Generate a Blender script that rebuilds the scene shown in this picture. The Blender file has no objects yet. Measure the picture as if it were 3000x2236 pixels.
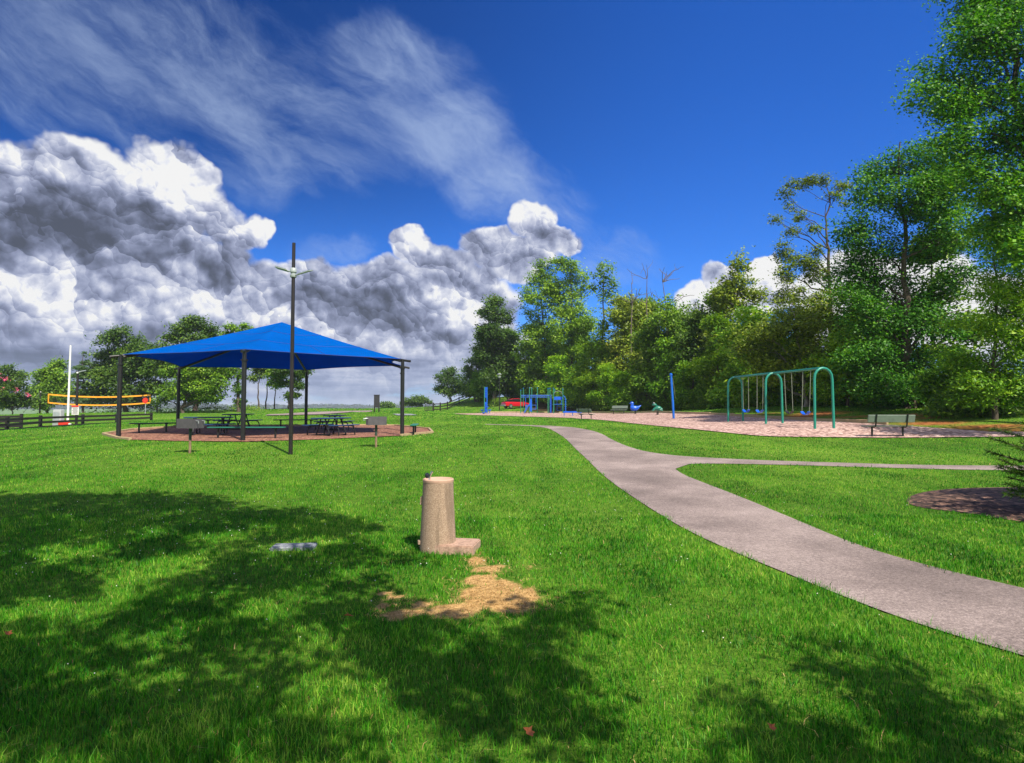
import bpy, bmesh, math, random
import numpy as np
from mathutils import Vector, Matrix
from mathutils.geometry import delaunay_2d_cdt

random.seed(7)
R = math.radians
scene = bpy.context.scene
COL = scene.collection

# ------------------------------------------------------------------ camera, light, exposure
EYE = 1.72
PITCH = math.atan(77 / 1780)
F = 1780.0
cam_d = bpy.data.cameras.new('camera')
cam_d.sensor_width = 36.0
cam_d.lens = 36.0 * F / 3000.0
cam_d.clip_start = 0.05
cam_d.clip_end = 20000
cam = bpy.data.objects.new('camera', cam_d)
cam.location = (0, 0, EYE)
cam.rotation_euler = (R(90) + PITCH, 0, 0)
COL.objects.link(cam)
scene.camera = cam

SUN_EL = R(52)
SUN_ROT = R(148)          # clockwise from +Y: behind the camera, to the right
SUN = np.array([math.sin(SUN_ROT) * math.cos(SUN_EL), math.cos(SUN_ROT) * math.cos(SUN_EL), math.sin(SUN_EL)])
sun_d = bpy.data.lights.new('sun', 'SUN')
sun_d.energy = 5.0
sun_d.angle = R(0.5)
sun_d.color = (1.0, 0.91, 0.76)
sun_o = bpy.data.objects.new('sun', sun_d)
sun_o.rotation_euler = Vector(SUN).to_track_quat('Z', 'Y').to_euler()
sun_o.location = (20, -30, 40)
COL.objects.link(sun_o)

scene.view_settings.view_transform = 'Standard'
scene.view_settings.look = 'None'
scene.view_settings.gamma = 1.0
scene.view_settings.use_curve_mapping = False
scene.view_settings.exposure = 0.55
scene.render.engine = 'CYCLES'
scene.cycles.max_bounces = 6
scene.cycles.diffuse_bounces = 3
scene.cycles.transmission_bounces = 4
scene.cycles.use_denoising = True
try:
    scene.cycles.denoiser = 'OPENIMAGEDENOISE'
    scene.cycles.denoising_input_passes = 'RGB_ALBEDO_NORMAL'
except Exception:
    pass
scene.cycles.sample_clamp_indirect = 6.0

KD = 1.3533


def ray(u, v):
    a = (u - 1500) / F
    b = (1118 - v) / F
    c, s = math.cos(PITCH), math.sin(PITCH)
    return np.array([a, c - b * s, s + b * c])


def at(u, v, Y):
    """world point on the line of sight through photo pixel (u, v) at forward distance Y"""
    d = ray(u, v)
    return np.array([0, 0, EYE]) + d * (Y / d[1])


def px(n, Y):
    return n * Y / F


# ------------------------------------------------------------------ sky
world = bpy.data.worlds.new('World')
scene.world = world
world.use_nodes = True
WT = world.node_tree
WT.nodes.clear()
WL = WT.links


def wn(t, **kw):
    n = WT.nodes.new(t)
    for k, v in kw.items():
        setattr(n, k, v)
    return n


def plug(sock, v):
    if isinstance(v, bpy.types.NodeSocket):
        WL.new(v, sock)
    elif v is not None:
        sock.default_value = v


def wm(op, a, b=None, c=None, clamp=False):
    n = wn('ShaderNodeMath', operation=op, use_clamp=clamp)
    plug(n.inputs[0], a)
    if b is not None:
        plug(n.inputs[1], b)
    if c is not None:
        plug(n.inputs[2], c)
    return n.outputs[0]


def wv(op, a, b=None, c=None):
    n = wn('ShaderNodeVectorMath', operation=op)
    plug(n.inputs[0], a)
    if b is not None:
        plug(n.inputs[1], b)
    if c is not None:
        plug(n.inputs[2], c)
    return n.outputs['Value'] if op in ('DOT_PRODUCT', 'LENGTH') else n.outputs[0]


def wsm(v, lo, hi, a=0.0, b=1.0):
    n = wn('ShaderNodeMapRange', interpolation_type='SMOOTHSTEP')
    plug(n.inputs[0], v)
    for i, x in enumerate((lo, hi, a, b)):
        n.inputs[i + 1].default_value = x
    return n.outputs[0]


def wmix(f, a, b):
    n = wn('ShaderNodeMix', data_type='RGBA')
    plug(n.inputs[0], f)
    plug(n.inputs[6], a)
    plug(n.inputs[7], b)
    return n.outputs[2]


def wnoise(vec, scale, detail=6.0, rough=0.55, lac=2.0, color=False, dist=0.0):
    n = wn('ShaderNodeTexNoise')
    plug(n.inputs['Vector'], vec)
    n.inputs['Scale'].default_value = scale
    n.inputs['Detail'].default_value = detail
    n.inputs['Roughness'].default_value = rough
    n.inputs['Lacunarity'].default_value = lac
    n.inputs['Distortion'].default_value = dist
    return n.outputs['Color' if color else 'Fac']


def sky_dir(u, v):
    """photo direction (D px) -> azimuth, elevation"""
    d = ray(u * KD, v * KD)
    return math.atan2(d[0], d[1]), math.asin(d[2] / np.linalg.norm(d))


def build_sky():
    tc = wn('ShaderNodeTexCoord').outputs['Generated']
    d = wv('NORMALIZE', tc)
    sep = wn('ShaderNodeSeparateXYZ')
    plug(sep.inputs[0], d)
    az = wm('ARCTAN2', sep.outputs[0], sep.outputs[1])
    el = wm('ARCSINE', sep.outputs[2])
    comb = wn('ShaderNodeCombineXYZ')
    plug(comb.inputs[0], az)
    plug(comb.inputs[1], el)
    AE = comb.outputs[0]

    sky = wn('ShaderNodeTexSky', sky_type='NISHITA')
    sky.sun_disc = False
    sky.sun_elevation = SUN_EL
    sky.sun_rotation = SUN_ROT
    sky.altitude = 300
    sky.air_density = 1.0
    sky.dust_density = 0.35
    sky.ozone_density = 3.0
    hs = wn('ShaderNodeHueSaturation')
    plug(hs.inputs['Color'], sky.outputs[0])
    hs.inputs['Saturation'].default_value = SKY['sat']
    hs.inputs['Value'].default_value = SKY['val']
    blue = hs.outputs[0]
    tint = wn('ShaderNodeMix', data_type='RGBA', blend_type='MULTIPLY')
    tint.inputs[0].default_value = 1.0
    plug(tint.inputs[6], blue)
    tint.inputs[7].default_value = (*SKY['tint'], 1)
    blue = tint.outputs[2]
    # deeper blue away from the sun, up and to the left
    deep = wm('MULTIPLY', wsm(az, R(25), R(-30)), wsm(el, R(4), R(24)))
    blue = wmix(deep, blue, wv('MULTIPLY', blue, (0.42, 0.44, 0.46)))

    def qfield(coords, blobs, smooth=0.25):
        """smallest squared ellipse distance over the blobs"""
        out = None
        for (u, v, ru, rv) in blobs:
            a, e = sky_dir(u, v)
            a1, e1 = sky_dir(u + ru, v - rv)
            ra, re = abs(a1 - a), abs(e1 - e)
            w = wv('MULTIPLY_ADD', coords, (1 / ra, 1 / re, 0), (-a / ra, -e / re, 0))
            q = wv('DOT_PRODUCT', w, w)
            out = q if out is None else wm('SMOOTH_MIN', out, q, smooth)
        return out

    def wsum(coords, blobs):
        out = None
        for (u, v, ru, rv, w_) in blobs:
            a, e = sky_dir(u, v)
            a1, e1 = sky_dir(u + ru, v - rv)
            ra, re = abs(a1 - a), abs(e1 - e)
            w = wv('MULTIPLY_ADD', coords, (1 / ra, 1 / re, 0), (-a / ra, -e / re, 0))
            q = wv('DOT_PRODUCT', w, w)
            g = wm('MULTIPLY', wm('POWER', 2.718, wm('MULTIPLY', q, -1.0)), w_)
            out = g if out is None else wm('ADD', out, g)
        return out

    wc = wnoise(d, 5.0, 5.0, 0.6, color=True)
    warp = wv('MULTIPLY', wv('SUBTRACT', wc, (0.5, 0.5, 0.5)), (0.13, 0.11, 0.0))
    W1 = wv('ADD', AE, warp)

    # ---- high streaky cirrus
    rot = wn('ShaderNodeVectorRotate', rotation_type='Z_AXIS')
    plug(rot.inputs[0], wv('ADD', AE, wv('MULTIPLY', warp, (0.7, 0.7, 0))))
    rot.inputs['Angle'].default_value = R(24)
    st = wv('MULTIPLY', rot.outputs[0], (2.8, 5.6, 1.0))
    c1 = wnoise(st, 1.5, 10.0, 0.66, dist=0.45)
    c2 = wnoise(wv('MULTIPLY', rot.outputs[0], (3.0, 10.0, 1.0)), 3.0, 7.0, 0.62, dist=0.5)
    cir = wm('ADD', wm('MULTIPLY', c1, 0.70), wm('MULTIPLY', c2, 0.30))
    qc = qfield(wv('ADD', AE, wv('MULTIPLY', warp, (1.2, 1.2, 0))), [
        (200, 240, 260, 60), (560, 330, 240, 60),
        (150, 120, 330, 150), (480, 160, 330, 150), (700, 240, 260, 120), (960, 300, 190, 130), (1100, 420, 150, 110),
        (600, 340, 260, 70), (1180, 480, 120, 80), (850, 130, 200, 110), (-200, 200, 300, 200), (740, 545, 110, 26), (1320, 560, 130, 70)], 0.4)
    cmask = wsm(qc, 1.9, 0.0)
    hot = wsum(AE, [(980, 300, 130, 130, 0.16), (1130, 400, 80, 60, 0.10), (330, 170, 160, 80, 0.03), (700, 240, 160, 60, 0.05)])
    cir = wsm(wm('ADD', wm('ADD', cir, hot), wm('MULTIPLY', wm('SUBTRACT', cmask, 1.0), 0.24)), 0.35, 0.80)
    cir = wm('MULTIPLY', cir, wm('MULTIPLY', cmask, 0.64))
    col = wmix(cir, blue, (*SKY['cirrus'], 1))

    # ---- heaped cumulus
    def relief(scale, det, rough, off):
        # the same billows seen from a hair nearer the sun: the difference models their lit and shaded sides
        na = wnoise(d, scale, det, rough)
        nb = wnoise(wv('ADD', d, tuple(o * off for o in (0.55, -0.1, 0.83))), scale, det, rough)
        return na, wm('MULTIPLY', wm('SUBTRACT', na, nb), 0.012 / off * 6.0)

    n1, e1 = relief(5.5, 7.0, 0.48, 0.030)
    f1, e2 = relief(13.0, 5.0, 0.5, 0.013)
    dw = wv('ADD', d, wv('MULTIPLY', wv('SUBTRACT', wc, (0.5, 0.5, 0.5)), (0.10, 0.10, 0.10)))

    def lobes(scale, src):
        # round heads of cloud: each cell is a ball, lit from the upper right, dark beneath
        v = wn('ShaderNodeTexVoronoi', feature='F1')
        plug(v.inputs['Vector'], src)
        v.inputs['Scale'].default_value = scale
        v.inputs['Detail'].default_value = 0.0
        v.inputs['Randomness'].default_value = 1.0
        off = wv('MULTIPLY', wv('SUBTRACT', src, v.outputs['Position']), (scale,) * 3)
        return wm('SUBTRACT', 0.5, v.outputs['Distance']), wv('DOT_PRODUCT', off, (0.42, -0.1, 0.85))

    dw2 = wv('ADD', dw, wv('MULTIPLY', wv('SUBTRACT', wnoise(d, 16.0, 3.0, 0.55, color=True), (0.5, 0.5, 0.5)), (0.075, 0.075, 0.075)))
    b1, l1 = lobes(8.5, dw)
    b2, l2 = lobes(19.0, dw2)
    b3, l3 = lobes(40.0, dw2)
    puff = wm('ADD', wm('MULTIPLY', b1, 0.55), wm('ADD', wm('MULTIPLY', b2, 0.42), wm('MULTIPLY', b3, 0.22)))
    lit = wm('ADD', wm('MULTIPLY', l1, 0.26), wm('ADD', wm('MULTIPLY', l2, 0.22), wm('MULTIPLY', l3, 0.15)))
    big = [(50, 430, 140, 85), (170, 385, 105, 55), (335, 358, 92, 60), (395, 405, 76, 66), (440, 465, 80, 62), (535, 485, 46, 40), (490, 500, 46, 44),
           (120, 520, 200, 90), (250, 430, 120, 80), (350, 480, 120, 80), (320, 560, 160, 70), (470, 570, 80, 50), (10, 385, 70, 40)]
    deck = [(80, 640, 240, 90), (300, 660, 250, 70), (500, 690, 200, 80), (150, 740, 300, 60), (660, 600, 78, 46), (620, 700, 180, 80),
            (905, 545, 44, 36), (960, 575, 70, 46), (1050, 540, 56, 42), (1145, 495, 54, 46), (1195, 535, 62, 28), (1110, 570, 100, 46),
            (870, 640, 170, 56), (1000, 650, 140, 76), (800, 730, 260, 86), (1010, 750, 150, 90), (-120, 600, 250, 220), (250, 800, 520, 60), (850, 810, 320, 50), (560, 640, 220, 70), (250, 600, 200, 80), (900, 690, 240, 80), (700, 690, 200, 80)]
    right = [(1500, 625, 50, 38), (1545, 588, 44, 32), (1540, 655, 110, 50), (1645, 588, 44, 30), (1660, 650, 85, 50), (1850, 660, 140, 110),
             (2010, 650, 150, 120), (2160, 680, 120, 120), (1420, 665, 46, 22), (2350, 640, 150, 130)]
    qb = qfield(W1, big + deck + right, 0.3)
    den = wm('ADD', wm('SUBTRACT', 1.0, qb), wm('MULTIPLY', wm('SUBTRACT', n1, 0.5), 1.3))
    den = wm('ADD', den, wm('ADD', wm('MULTIPLY', wm('SUBTRACT', f1, 0.5), 0.7), wm('MULTIPLY', puff, 0.9)))
    den = wm('ADD', den, 0.16)
    dm = wsm(den, -0.04, 0.40)
    rimlit = wsm(den, 0.95, 0.15)
    tone = wsum(W1, [
        (350, 355, 90, 70, 0.40), (420, 420, 66, 70, 0.40), (548, 470, 40, 40, 0.40), (110, 345, 150, 34, 0.16), (100, 390, 130, 34, 0.06), (230, 330, 60, 30, 0.15),
        (110, 500, 160, 60, -0.52), (390, 545, 120, 70, -0.46), (40, 440, 90, 50, -0.16), (480, 575, 70, 36, -0.15), (240, 440, 75, 60, -0.20),
        (180, 640, 170, 36, 0.26), (120, 566, 90, 22, 0.22), (40, 600, 80, 40, 0.16), (60, 720, 160, 40, 0.10), (90, 775, 220, 20, -0.34), (480, 700, 160, 60, 0.12), (300, 620, 60, 20, -0.14),
        (910, 526, 44, 32, 0.34), (1150, 470, 52, 36, 0.40), (1060, 520, 40, 30, 0.16), (1170, 540, 70, 24, -0.12), (960, 545, 50, 20, 0.12),
        (660, 625, 70, 34, -0.14), (820, 640, 100, 34, -0.36), (960, 610, 70, 30, -0.16), (1050, 690, 70, 60, 0.06), (860, 690, 150, 26, 0.06), (800, 760, 200, 30, -0.10),
        (1600, 610, 220, 80, 0.55), (2000, 650, 320, 140, 0.75), (2350, 650, 250, 200, 0.6)])
    lowband = wnoise(wv('MULTIPLY', AE, (3.0, 30.0, 1.0)), 2.0, 6.0, 0.6)
    lowf = wsm(el, R(8.0), R(1.5))
    tone = wm('ADD', tone, wm('MULTIPLY', wm('MULTIPLY', wm('SUBTRACT', lowband, 0.52), 1.2), lowf))
    modl = wm('ADD', wm('MULTIPLY', wm('ADD', e1, wm('MULTIPLY', e2, 0.70)), 0.75), wm('ADD', lit, wm('MULTIPLY', puff, 0.12)))
    modl = wm('MULTIPLY', modl, wm('SUBTRACT', 1.0, wm('MULTIPLY', lowf, 0.6)))
    sh = wm('ADD', wm('ADD', 0.63, wm('MULTIPLY', rimlit, 0.10)), wm('ADD', tone, modl))
    ramp = wn('ShaderNodeValToRGB')
    plug(ramp.inputs[0], sh)
    cr = ramp.color_ramp
    cr.interpolation = 'B_SPLINE'
    stops = [(0.0, (0.085, 0.10, 0.14)), (0.22, (0.145, 0.17, 0.26)), (0.45, (0.26, 0.30, 0.45)), (0.66, (0.45, 0.50, 0.70)), (0.86, (0.76, 0.79, 0.91)), (1.0, (1.1, 1.1, 1.12))]
    while len(cr.elements) < len(stops):
        cr.elements.new(0.5)
    for e_, (p, c) in zip(cr.elements, stops):
        e_.position = p
        e_.color = (*c, 1)
    cc = wv('MULTIPLY', ramp.outputs[0], (SKY['cloud'],) * 3)
    # horizon bank: a band of thin layered cloud low down on the left and ahead
    band = wm('MULTIPLY', wsm(el, R(9.0), R(2.0)), wsm(az, R(4), R(-8)))
    dm = wm('MAXIMUM', dm, wm('MULTIPLY', band, wsm(wm('ADD', lowband, wm('MULTIPLY', n1, 0.3)), 0.48, 0.72)))
    col = wmix(dm, col, cc)
    hz = wm('MULTIPLY', wsm(el, R(7.0), R(0.5)), 0.55)
    col = wmix(hz, col, (0.34 * SKY['cloud'], 0.43 * SKY['cloud'], 0.66 * SKY['cloud'], 1))

    # bright broken cloud added to the unseen sky behind the viewpoint, lifting the shade
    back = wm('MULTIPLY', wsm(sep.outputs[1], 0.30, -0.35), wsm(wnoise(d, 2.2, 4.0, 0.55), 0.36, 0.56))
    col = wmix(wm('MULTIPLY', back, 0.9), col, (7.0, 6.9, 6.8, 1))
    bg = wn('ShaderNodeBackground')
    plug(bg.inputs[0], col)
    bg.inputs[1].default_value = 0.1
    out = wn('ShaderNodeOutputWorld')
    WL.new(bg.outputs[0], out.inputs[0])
    world.cycles.sampling_method = 'MANUAL'
    world.cycles.sample_map_resolution = 512


SKY = dict(sat=1.28, val=0.62, tint=(0.62, 1.12, 2.0), cirrus=(3.2, 4.1, 5.8), cloud=6.2)
build_sky()

# ------------------------------------------------------------------ helpers
def put(o, parent=None):
    COL.objects.link(o)
    if parent is not None:
        o.parent = parent
    return o


def tag(o, label=None, cat=None, group=None, kind=None):
    if label:
        o['label'] = label
    if cat:
        o['category'] = cat
    if group:
        o['group'] = group
    if kind:
        o['kind'] = kind
    return o


def empty(name, loc, rz=0.0, label=None, cat=None, group=None, kind=None):
    o = bpy.data.objects.new(name, None)
    o.location = [float(c) for c in loc]
    o.rotation_euler = (0, 0, rz)
    o.empty_display_size = 0.3
    put(o)
    return tag(o, label, cat, group, kind)


def copy_tree(o, parent=None):
    c = o.copy()
    COL.objects.link(c)
    c.parent = parent
    for ch in [x for x in o.children]:
        copy_tree(ch, c)
    return c


class MB:
    """collects shapes for one mesh"""
    def __init__(self):
        self.v, self.f = [], []

    def add(self, vs, fs):
        n = len(self.v)
        self.v += [tuple(float(c) for c in p) for p in vs]
        self.f += [tuple(i + n for i in q) for q in fs]
        return self

    def box(self, c, s, rz=0.0, ry=0.0, rx=0.0, ch=0.0):
        x, y, z = s[0] / 2, s[1] / 2, s[2] / 2
        m = Matrix.Rotation(rz, 3, 'Z') @ Matrix.Rotation(ry, 3, 'Y') @ Matrix.Rotation(rx, 3, 'X')
        if ch <= 0:
            vs = [(a * x, b * y, k * z) for k in (-1, 1) for (a, b) in ((-1, -1), (1, -1), (1, 1), (-1, 1))]
            fs = [(3, 2, 1, 0), (4, 5, 6, 7), (0, 1, 5, 4), (1, 2, 6, 5), (2, 3, 7, 6), (3, 0, 4, 7)]
        else:
            vs, fs = [], []
            for (k, q) in ((-z, ch), (-z + ch, 0), (z - ch, 0), (z, ch)):
                X, Y = x - q, y - q
                vs += [(-X + ch, -Y, k), (X - ch, -Y, k), (X, -Y + ch, k), (X, Y - ch, k), (X - ch, Y, k), (-X + ch, Y, k), (-X, Y - ch, k), (-X, -Y + ch, k)]
            for i in range(3):
                for j in range(8):
                    fs.append((i * 8 + j, i * 8 + (j + 1) % 8, i * 8 + 8 + (j + 1) % 8, i * 8 + 8 + j))
            fs += [tuple(reversed(range(8))), tuple(range(24, 32))]
        vs = [m @ Vector(p) + Vector([float(q) for q in c]) for p in vs]
        return self.add(vs, fs)

    def tube(self, pts, r, n=8, caps=True):
        pts = [Vector([float(c) for c in p]) for p in pts]
        rs = r if isinstance(r, (list, tuple, np.ndarray)) else [r] * len(pts)
        t0 = (pts[1] - pts[0]).normalized()
        up = Vector((0, 0, 1)) if abs(t0.z) < 0.9 else Vector((1, 0, 0))
        nrm = t0.cross(up).normalized()
        vs, fs = [], []
        for i, p in enumerate(pts):
            if i == 0:
                t = t0
            elif i == len(pts) - 1:
                t = (pts[i] - pts[i - 1]).normalized()
            else:
                t = (pts[i + 1] - pts[i - 1]).normalized()
            nrm = (nrm - t * nrm.dot(t)).normalized()
            b = t.cross(nrm)
            for k in range(n):
                a = 2 * math.pi * k / n
                vs.append(p + (nrm * math.cos(a) + b * math.sin(a)) * float(rs[i]))
        for i in range(len(pts) - 1):
            for k in range(n):
                fs.append((i * n + k, i * n + (k + 1) % n, (i + 1) * n + (k + 1) % n, (i + 1) * n + k))
        if caps:
            fs += [tuple(reversed(range(n))), tuple(range((len(pts) - 1) * n, len(pts) * n))]
        return self.add(vs, fs)

    def lathe(self, prof, n=24, c=(0, 0, 0)):
        vs, fs = [], []
        for (r, z) in prof:
            for k in range(n):
                a = 2 * math.pi * k / n
                vs.append((c[0] + r * math.cos(a), c[1] + r * math.sin(a), c[2] + z))
        for i in range(len(prof) - 1):
            for k in range(n):
                fs.append((i * n + k, i * n + (k + 1) % n, (i + 1) * n + (k + 1) % n, (i + 1) * n + k))
        fs += [tuple(reversed(range(n))), tuple(range((len(prof) - 1) * n, len(prof) * n))]
        return self.add(vs, fs)

    def loft(self, rings, caps=True, closed=True):
        n = len(rings[0])
        vs = [p for r_ in rings for p in r_]
        fs = []
        for i in range(len(rings) - 1):
            for k in range(n if closed else n - 1):
                fs.append((i * n + k, i * n + (k + 1) % n, (i + 1) * n + (k + 1) % n, (i + 1) * n + k))
        if caps:
            fs += [tuple(reversed(range(n))), tuple(range((len(rings) - 1) * n, len(rings) * n))]
        return self.add(vs, fs)

    def prism(self, poly, z0, z1):
        n = len(poly)
        vs = [(x, y, z0) for x, y in poly] + [(x, y, z1) for x, y in poly]
        fs = [tuple(reversed(range(n))), tuple(range(n, 2 * n))] + [(i, (i + 1) % n, n + (i + 1) % n, n + i) for i in range(n)]
        return self.add(vs, fs)

    def build(self, name, mat, parent=None, smooth=True, loc=None, ang=40):
        me = bpy.data.meshes.new(name)
        me.from_pydata(self.v, [], self.f)
        bm = bmesh.new()
        bm.from_mesh(me)
        bmesh.ops.recalc_face_normals(bm, faces=bm.faces)
        bm.to_mesh(me)
        bm.free()
        if smooth:
            me.shade_smooth()
            try:
                me.set_sharp_from_angle(angle=R(ang))
            except Exception:
                pass
        me.materials.append(mat)
        o = bpy.data.objects.new(name, me)
        if loc is not None:
            o.location = [float(c) for c in loc]
        return put(o, parent)


def mesh_np(name, V, faces, mats, parent=None, mat_idx=None, smooth=False):
    """faces: list of (M,k) index arrays"""
    me = bpy.data.meshes.new(name)
    V = np.asarray(V, dtype=np.float32)
    me.vertices.add(len(V))
    me.vertices.foreach_set('co', V.ravel())
    loops = np.concatenate([f.ravel() for f in faces]).astype(np.int32)
    tot = np.concatenate([np.full(len(f), f.shape[1], dtype=np.int32) for f in faces])
    start = np.concatenate([[0], np.cumsum(tot)[:-1]]).astype(np.int32)
    me.loops.add(len(loops))
    me.loops.foreach_set('vertex_index', loops)
    me.polygons.add(len(tot))
    me.polygons.foreach_set('loop_start', start)
    try:
        me.polygons.foreach_set('loop_total', tot)
    except Exception:
        pass
    for m in (mats if isinstance(mats, (list, tuple)) else [mats]):
        me.materials.append(m)
    if mat_idx is not None:
        me.polygons.foreach_set('material_index', mat_idx.astype(np.int32))
    me.update(calc_edges=True)
    me.validate()
    if smooth:
        me.shade_smooth()
    o = bpy.data.objects.new(name, me)
    return put(o, parent)


# ------------------------------------------------------------------ materials
class Mat:
    def __init__(self, name):
        self.m = bpy.data.materials.new(name)
        self.m.use_nodes = True
        self.nt = self.m.node_tree
        self.n = self.nt.nodes
        self.l = self.nt.links
        self.b = self.n['Principled BSDF']
        self.out = self.n['Material Output']

    def node(self, t, **kw):
        x = self.n.new(t)
        for k, v in kw.items():
            setattr(x, k, v)
        return x

    def set(self, sock, v):
        if isinstance(v, bpy.types.NodeSocket):
            self.l.new(v, sock)
        else:
            sock.default_value = v

    def noise(self, scale, detail=4.0, rough=0.55, coords=None, vec_scale=None):
        t = self.node('ShaderNodeTexNoise')
        t.inputs['Scale'].default_value = scale
        t.inputs['Detail'].default_value = detail
        t.inputs['Roughness'].default_value = rough
        c = coords if coords is not None else self.pos()
        if vec_scale:
            mm = self.node('ShaderNodeVectorMath', operation='MULTIPLY')
            self.l.new(c, mm.inputs[0])
            mm.inputs[1].default_value = vec_scale
            c = mm.outputs[0]
        self.l.new(c, t.inputs['Vector'])
        return t.outputs['Fac']

    def pos(self):
        if not hasattr(self, '_p'):
            self._p = self.node('ShaderNodeNewGeometry').outputs['Position']
        return self._p

    def obj(self):
        if not hasattr(self, '_o'):
            self._o = self.node('ShaderNodeTexCoord').outputs['Object']
        return self._o

    def ramp(self, f, stops, interp='LINEAR'):
        r_ = self.node('ShaderNodeValToRGB')
        self.l.new(f, r_.inputs[0])
        cr = r_.color_ramp
        cr.interpolation = interp
        while len(cr.elements) < len(stops):
            cr.elements.new(0.5)
        for e, (p, c) in zip(cr.elements, stops):
            e.position = p
            e.color = (*c, 1) if len(c) == 3 else c
        return r_.outputs[0]

    def mix(self, f, a, b, blend='MIX'):
        x = self.node('ShaderNodeMix', data_type='RGBA', blend_type=blend)
        self.set(x.inputs[0], f)
        self.set(x.inputs[6], a if isinstance(a, bpy.types.NodeSocket) else (*a, 1))
        self.set(x.inputs[7], b if isinstance(b, bpy.types.NodeSocket) else (*b, 1))
        return x.outputs[2]

    def math(self, op, a, b=0.0, clamp=False):
        x = self.node('ShaderNodeMath', operation=op, use_clamp=clamp)
        self.set(x.inputs[0], a)
        self.set(x.inputs[1], b)
        return x.outputs[0]

    def smooth(self, v, lo, hi):
        x = self.node('ShaderNodeMapRange', interpolation_type='SMOOTHSTEP')
        self.l.new(v, x.inputs[0])
        x.inputs[1].default_value = lo
        x.inputs[2].default_value = hi
        return x.outputs[0]

    def bump(self, h, strength=0.3, dist=0.02):
        b = self.node('ShaderNodeBump')
        b.inputs['Strength'].default_value = strength
        b.inputs['Distance'].default_value = dist
        self.l.new(h, b.inputs['Height'])
        self.l.new(b.outputs[0], self.b.inputs['Normal'])

    def color(self, c):
        self.set(self.b.inputs['Base Color'], c if isinstance(c, bpy.types.NodeSocket) else (*c, 1))

    def rough(self, v):
        self.set(self.b.inputs['Roughness'], v)


def paint(name, c, rough=0.45, metal=0.0, var=0.18, scale=3.0, bump=0.0, coat=0.0):
    """painted / plain surface with slight mottling and wear"""
    M = Mat(name)
    n = M.noise(scale, 5, 0.6)
    n2 = M.noise(scale * 14, 3, 0.6)
    f = M.math('ADD', M.math('MULTIPLY', n, 0.7), M.math('MULTIPLY', n2, 0.3))
    lo = tuple(x * (1 - var) for x in c)
    hi = tuple(min(1, x * (1 + var)) for x in c)
    M.color(M.ramp(f, [(0.3, lo), (0.7, hi)]))
    M.rough(rough)
    M.b.inputs['Metallic'].default_value = metal
    M.b.inputs['Coat Weight'].default_value = coat
    if bump:
        M.bump(n2, bump, 0.01)
    return M.m


def foliage(name, dark, mid, light, trans=0.35, big=0.12, warm=None):
    """leaves: each leaf its own tone, with slow drifts of hue through the crown"""
    M = Mat(name)
    rnd = M.node('ShaderNodeNewGeometry').outputs['Random Per Island']
    oi = M.node('ShaderNodeObjectInfo').outputs['Random']
    big_n = M.noise(big, 3, 0.5)
    f = M.math('ADD', M.math('MULTIPLY', rnd, 0.62), M.math('MULTIPLY', M.math('SUBTRACT', big_n, 0.5), 0.9))
    f = M.math('ADD', f, M.math('ADD', M.math('MULTIPLY', oi, 0.16), 0.10))
    stops = [(0.05, dark), (0.45, mid), (0.85, light)]
    if warm:
        stops.append((1.0, warm))
    c = M.ramp(f, stops)
    M.color(c)
    M.rough(0.5)
    M.b.inputs['Specular IOR Level'].default_value = 0.35
    tr = M.node('ShaderNodeBsdfTranslucent')
    tc = M.mix(1.0, c, (1.15, 1.2, 0.5), 'MULTIPLY')
    M.l.new(tc, tr.inputs['Color'])
    mx = M.node('ShaderNodeMixShader')
    mx.inputs[0].default_value = trans
    M.l.new(M.b.outputs[0], mx.inputs[1])
    M.l.new(tr.outputs[0], mx.inputs[2])
    M.l.new(mx.outputs[0], M.out.inputs[0])
    return M.m


def m_bark(name, a, b):
    M = Mat(name)
    n = M.noise(1.0, 6, 0.65, coords=M.pos(), vec_scale=(9, 9, 1.6))
    M.color(M.ramp(n, [(0.3, a), (0.7, b)]))
    M.rough(0.9)
    M.bump(n, 0.6, 0.03)
    return M.m


def m_chips(name, dark, mid, light, scale=26):
    M = Mat(name)
    v = M.node('ShaderNodeTexVoronoi')
    v.inputs['Scale'].default_value = scale
    mm = M.node('ShaderNodeVectorMath', operation='MULTIPLY')
    M.l.new(M.pos(), mm.inputs[0])
    mm.inputs[1].default_value = (1.0, 0.45, 1.0)
    M.l.new(mm.outputs[0], v.inputs['Vector'])
    sepc = M.node('ShaderNodeSeparateColor')
    M.l.new(v.outputs['Color'], sepc.inputs[0])
    big = M.noise(0.5, 4, 0.6)
    med = M.noise(4.0, 4, 0.7)
    f = M.math('ADD', M.math('MULTIPLY', sepc.outputs[0], 0.55), M.math('MULTIPLY', big, 0.35))
    f = M.math('ADD', f, M.math('MULTIPLY', M.math('SUBTRACT', med, 0.5), 0.8))
    M.color(M.ramp(f, [(0.12, dark), (0.45, mid), (0.85, light)]))
    M.rough(0.95)
    h = M.math('ADD', sepc.outputs[1], M.math('MULTIPLY', med, 1.5))
    M.bump(h, 0.9, 0.03)
    return M.m


def m_path():
    M = Mat('worn asphalt')
    sp = M.noise(85, 3, 0.75)
    sp2 = M.noise(24, 4, 0.75)
    big = M.noise(0.55, 5, 0.6)
    f = M.math('ADD', M.math('MULTIPLY', sp, 0.45), M.math('MULTIPLY', sp2, 0.3))
    f = M.math('ADD', f, M.math('MULTIPLY', M.math('SUBTRACT', big, 0.5), 0.36))
    f = M.math('ADD', f, 0.125)
    c = M.ramp(f, [(0.37, (0.080, 0.062, 0.056)), (0.5, (0.222, 0.176, 0.163)), (0.64, (0.48, 0.395, 0.365))])
    M.color(c)
    M.rough(0.9)
    M.bump(M.math('ADD', sp, sp2), 0.5, 0.008)
    return M.m


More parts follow.
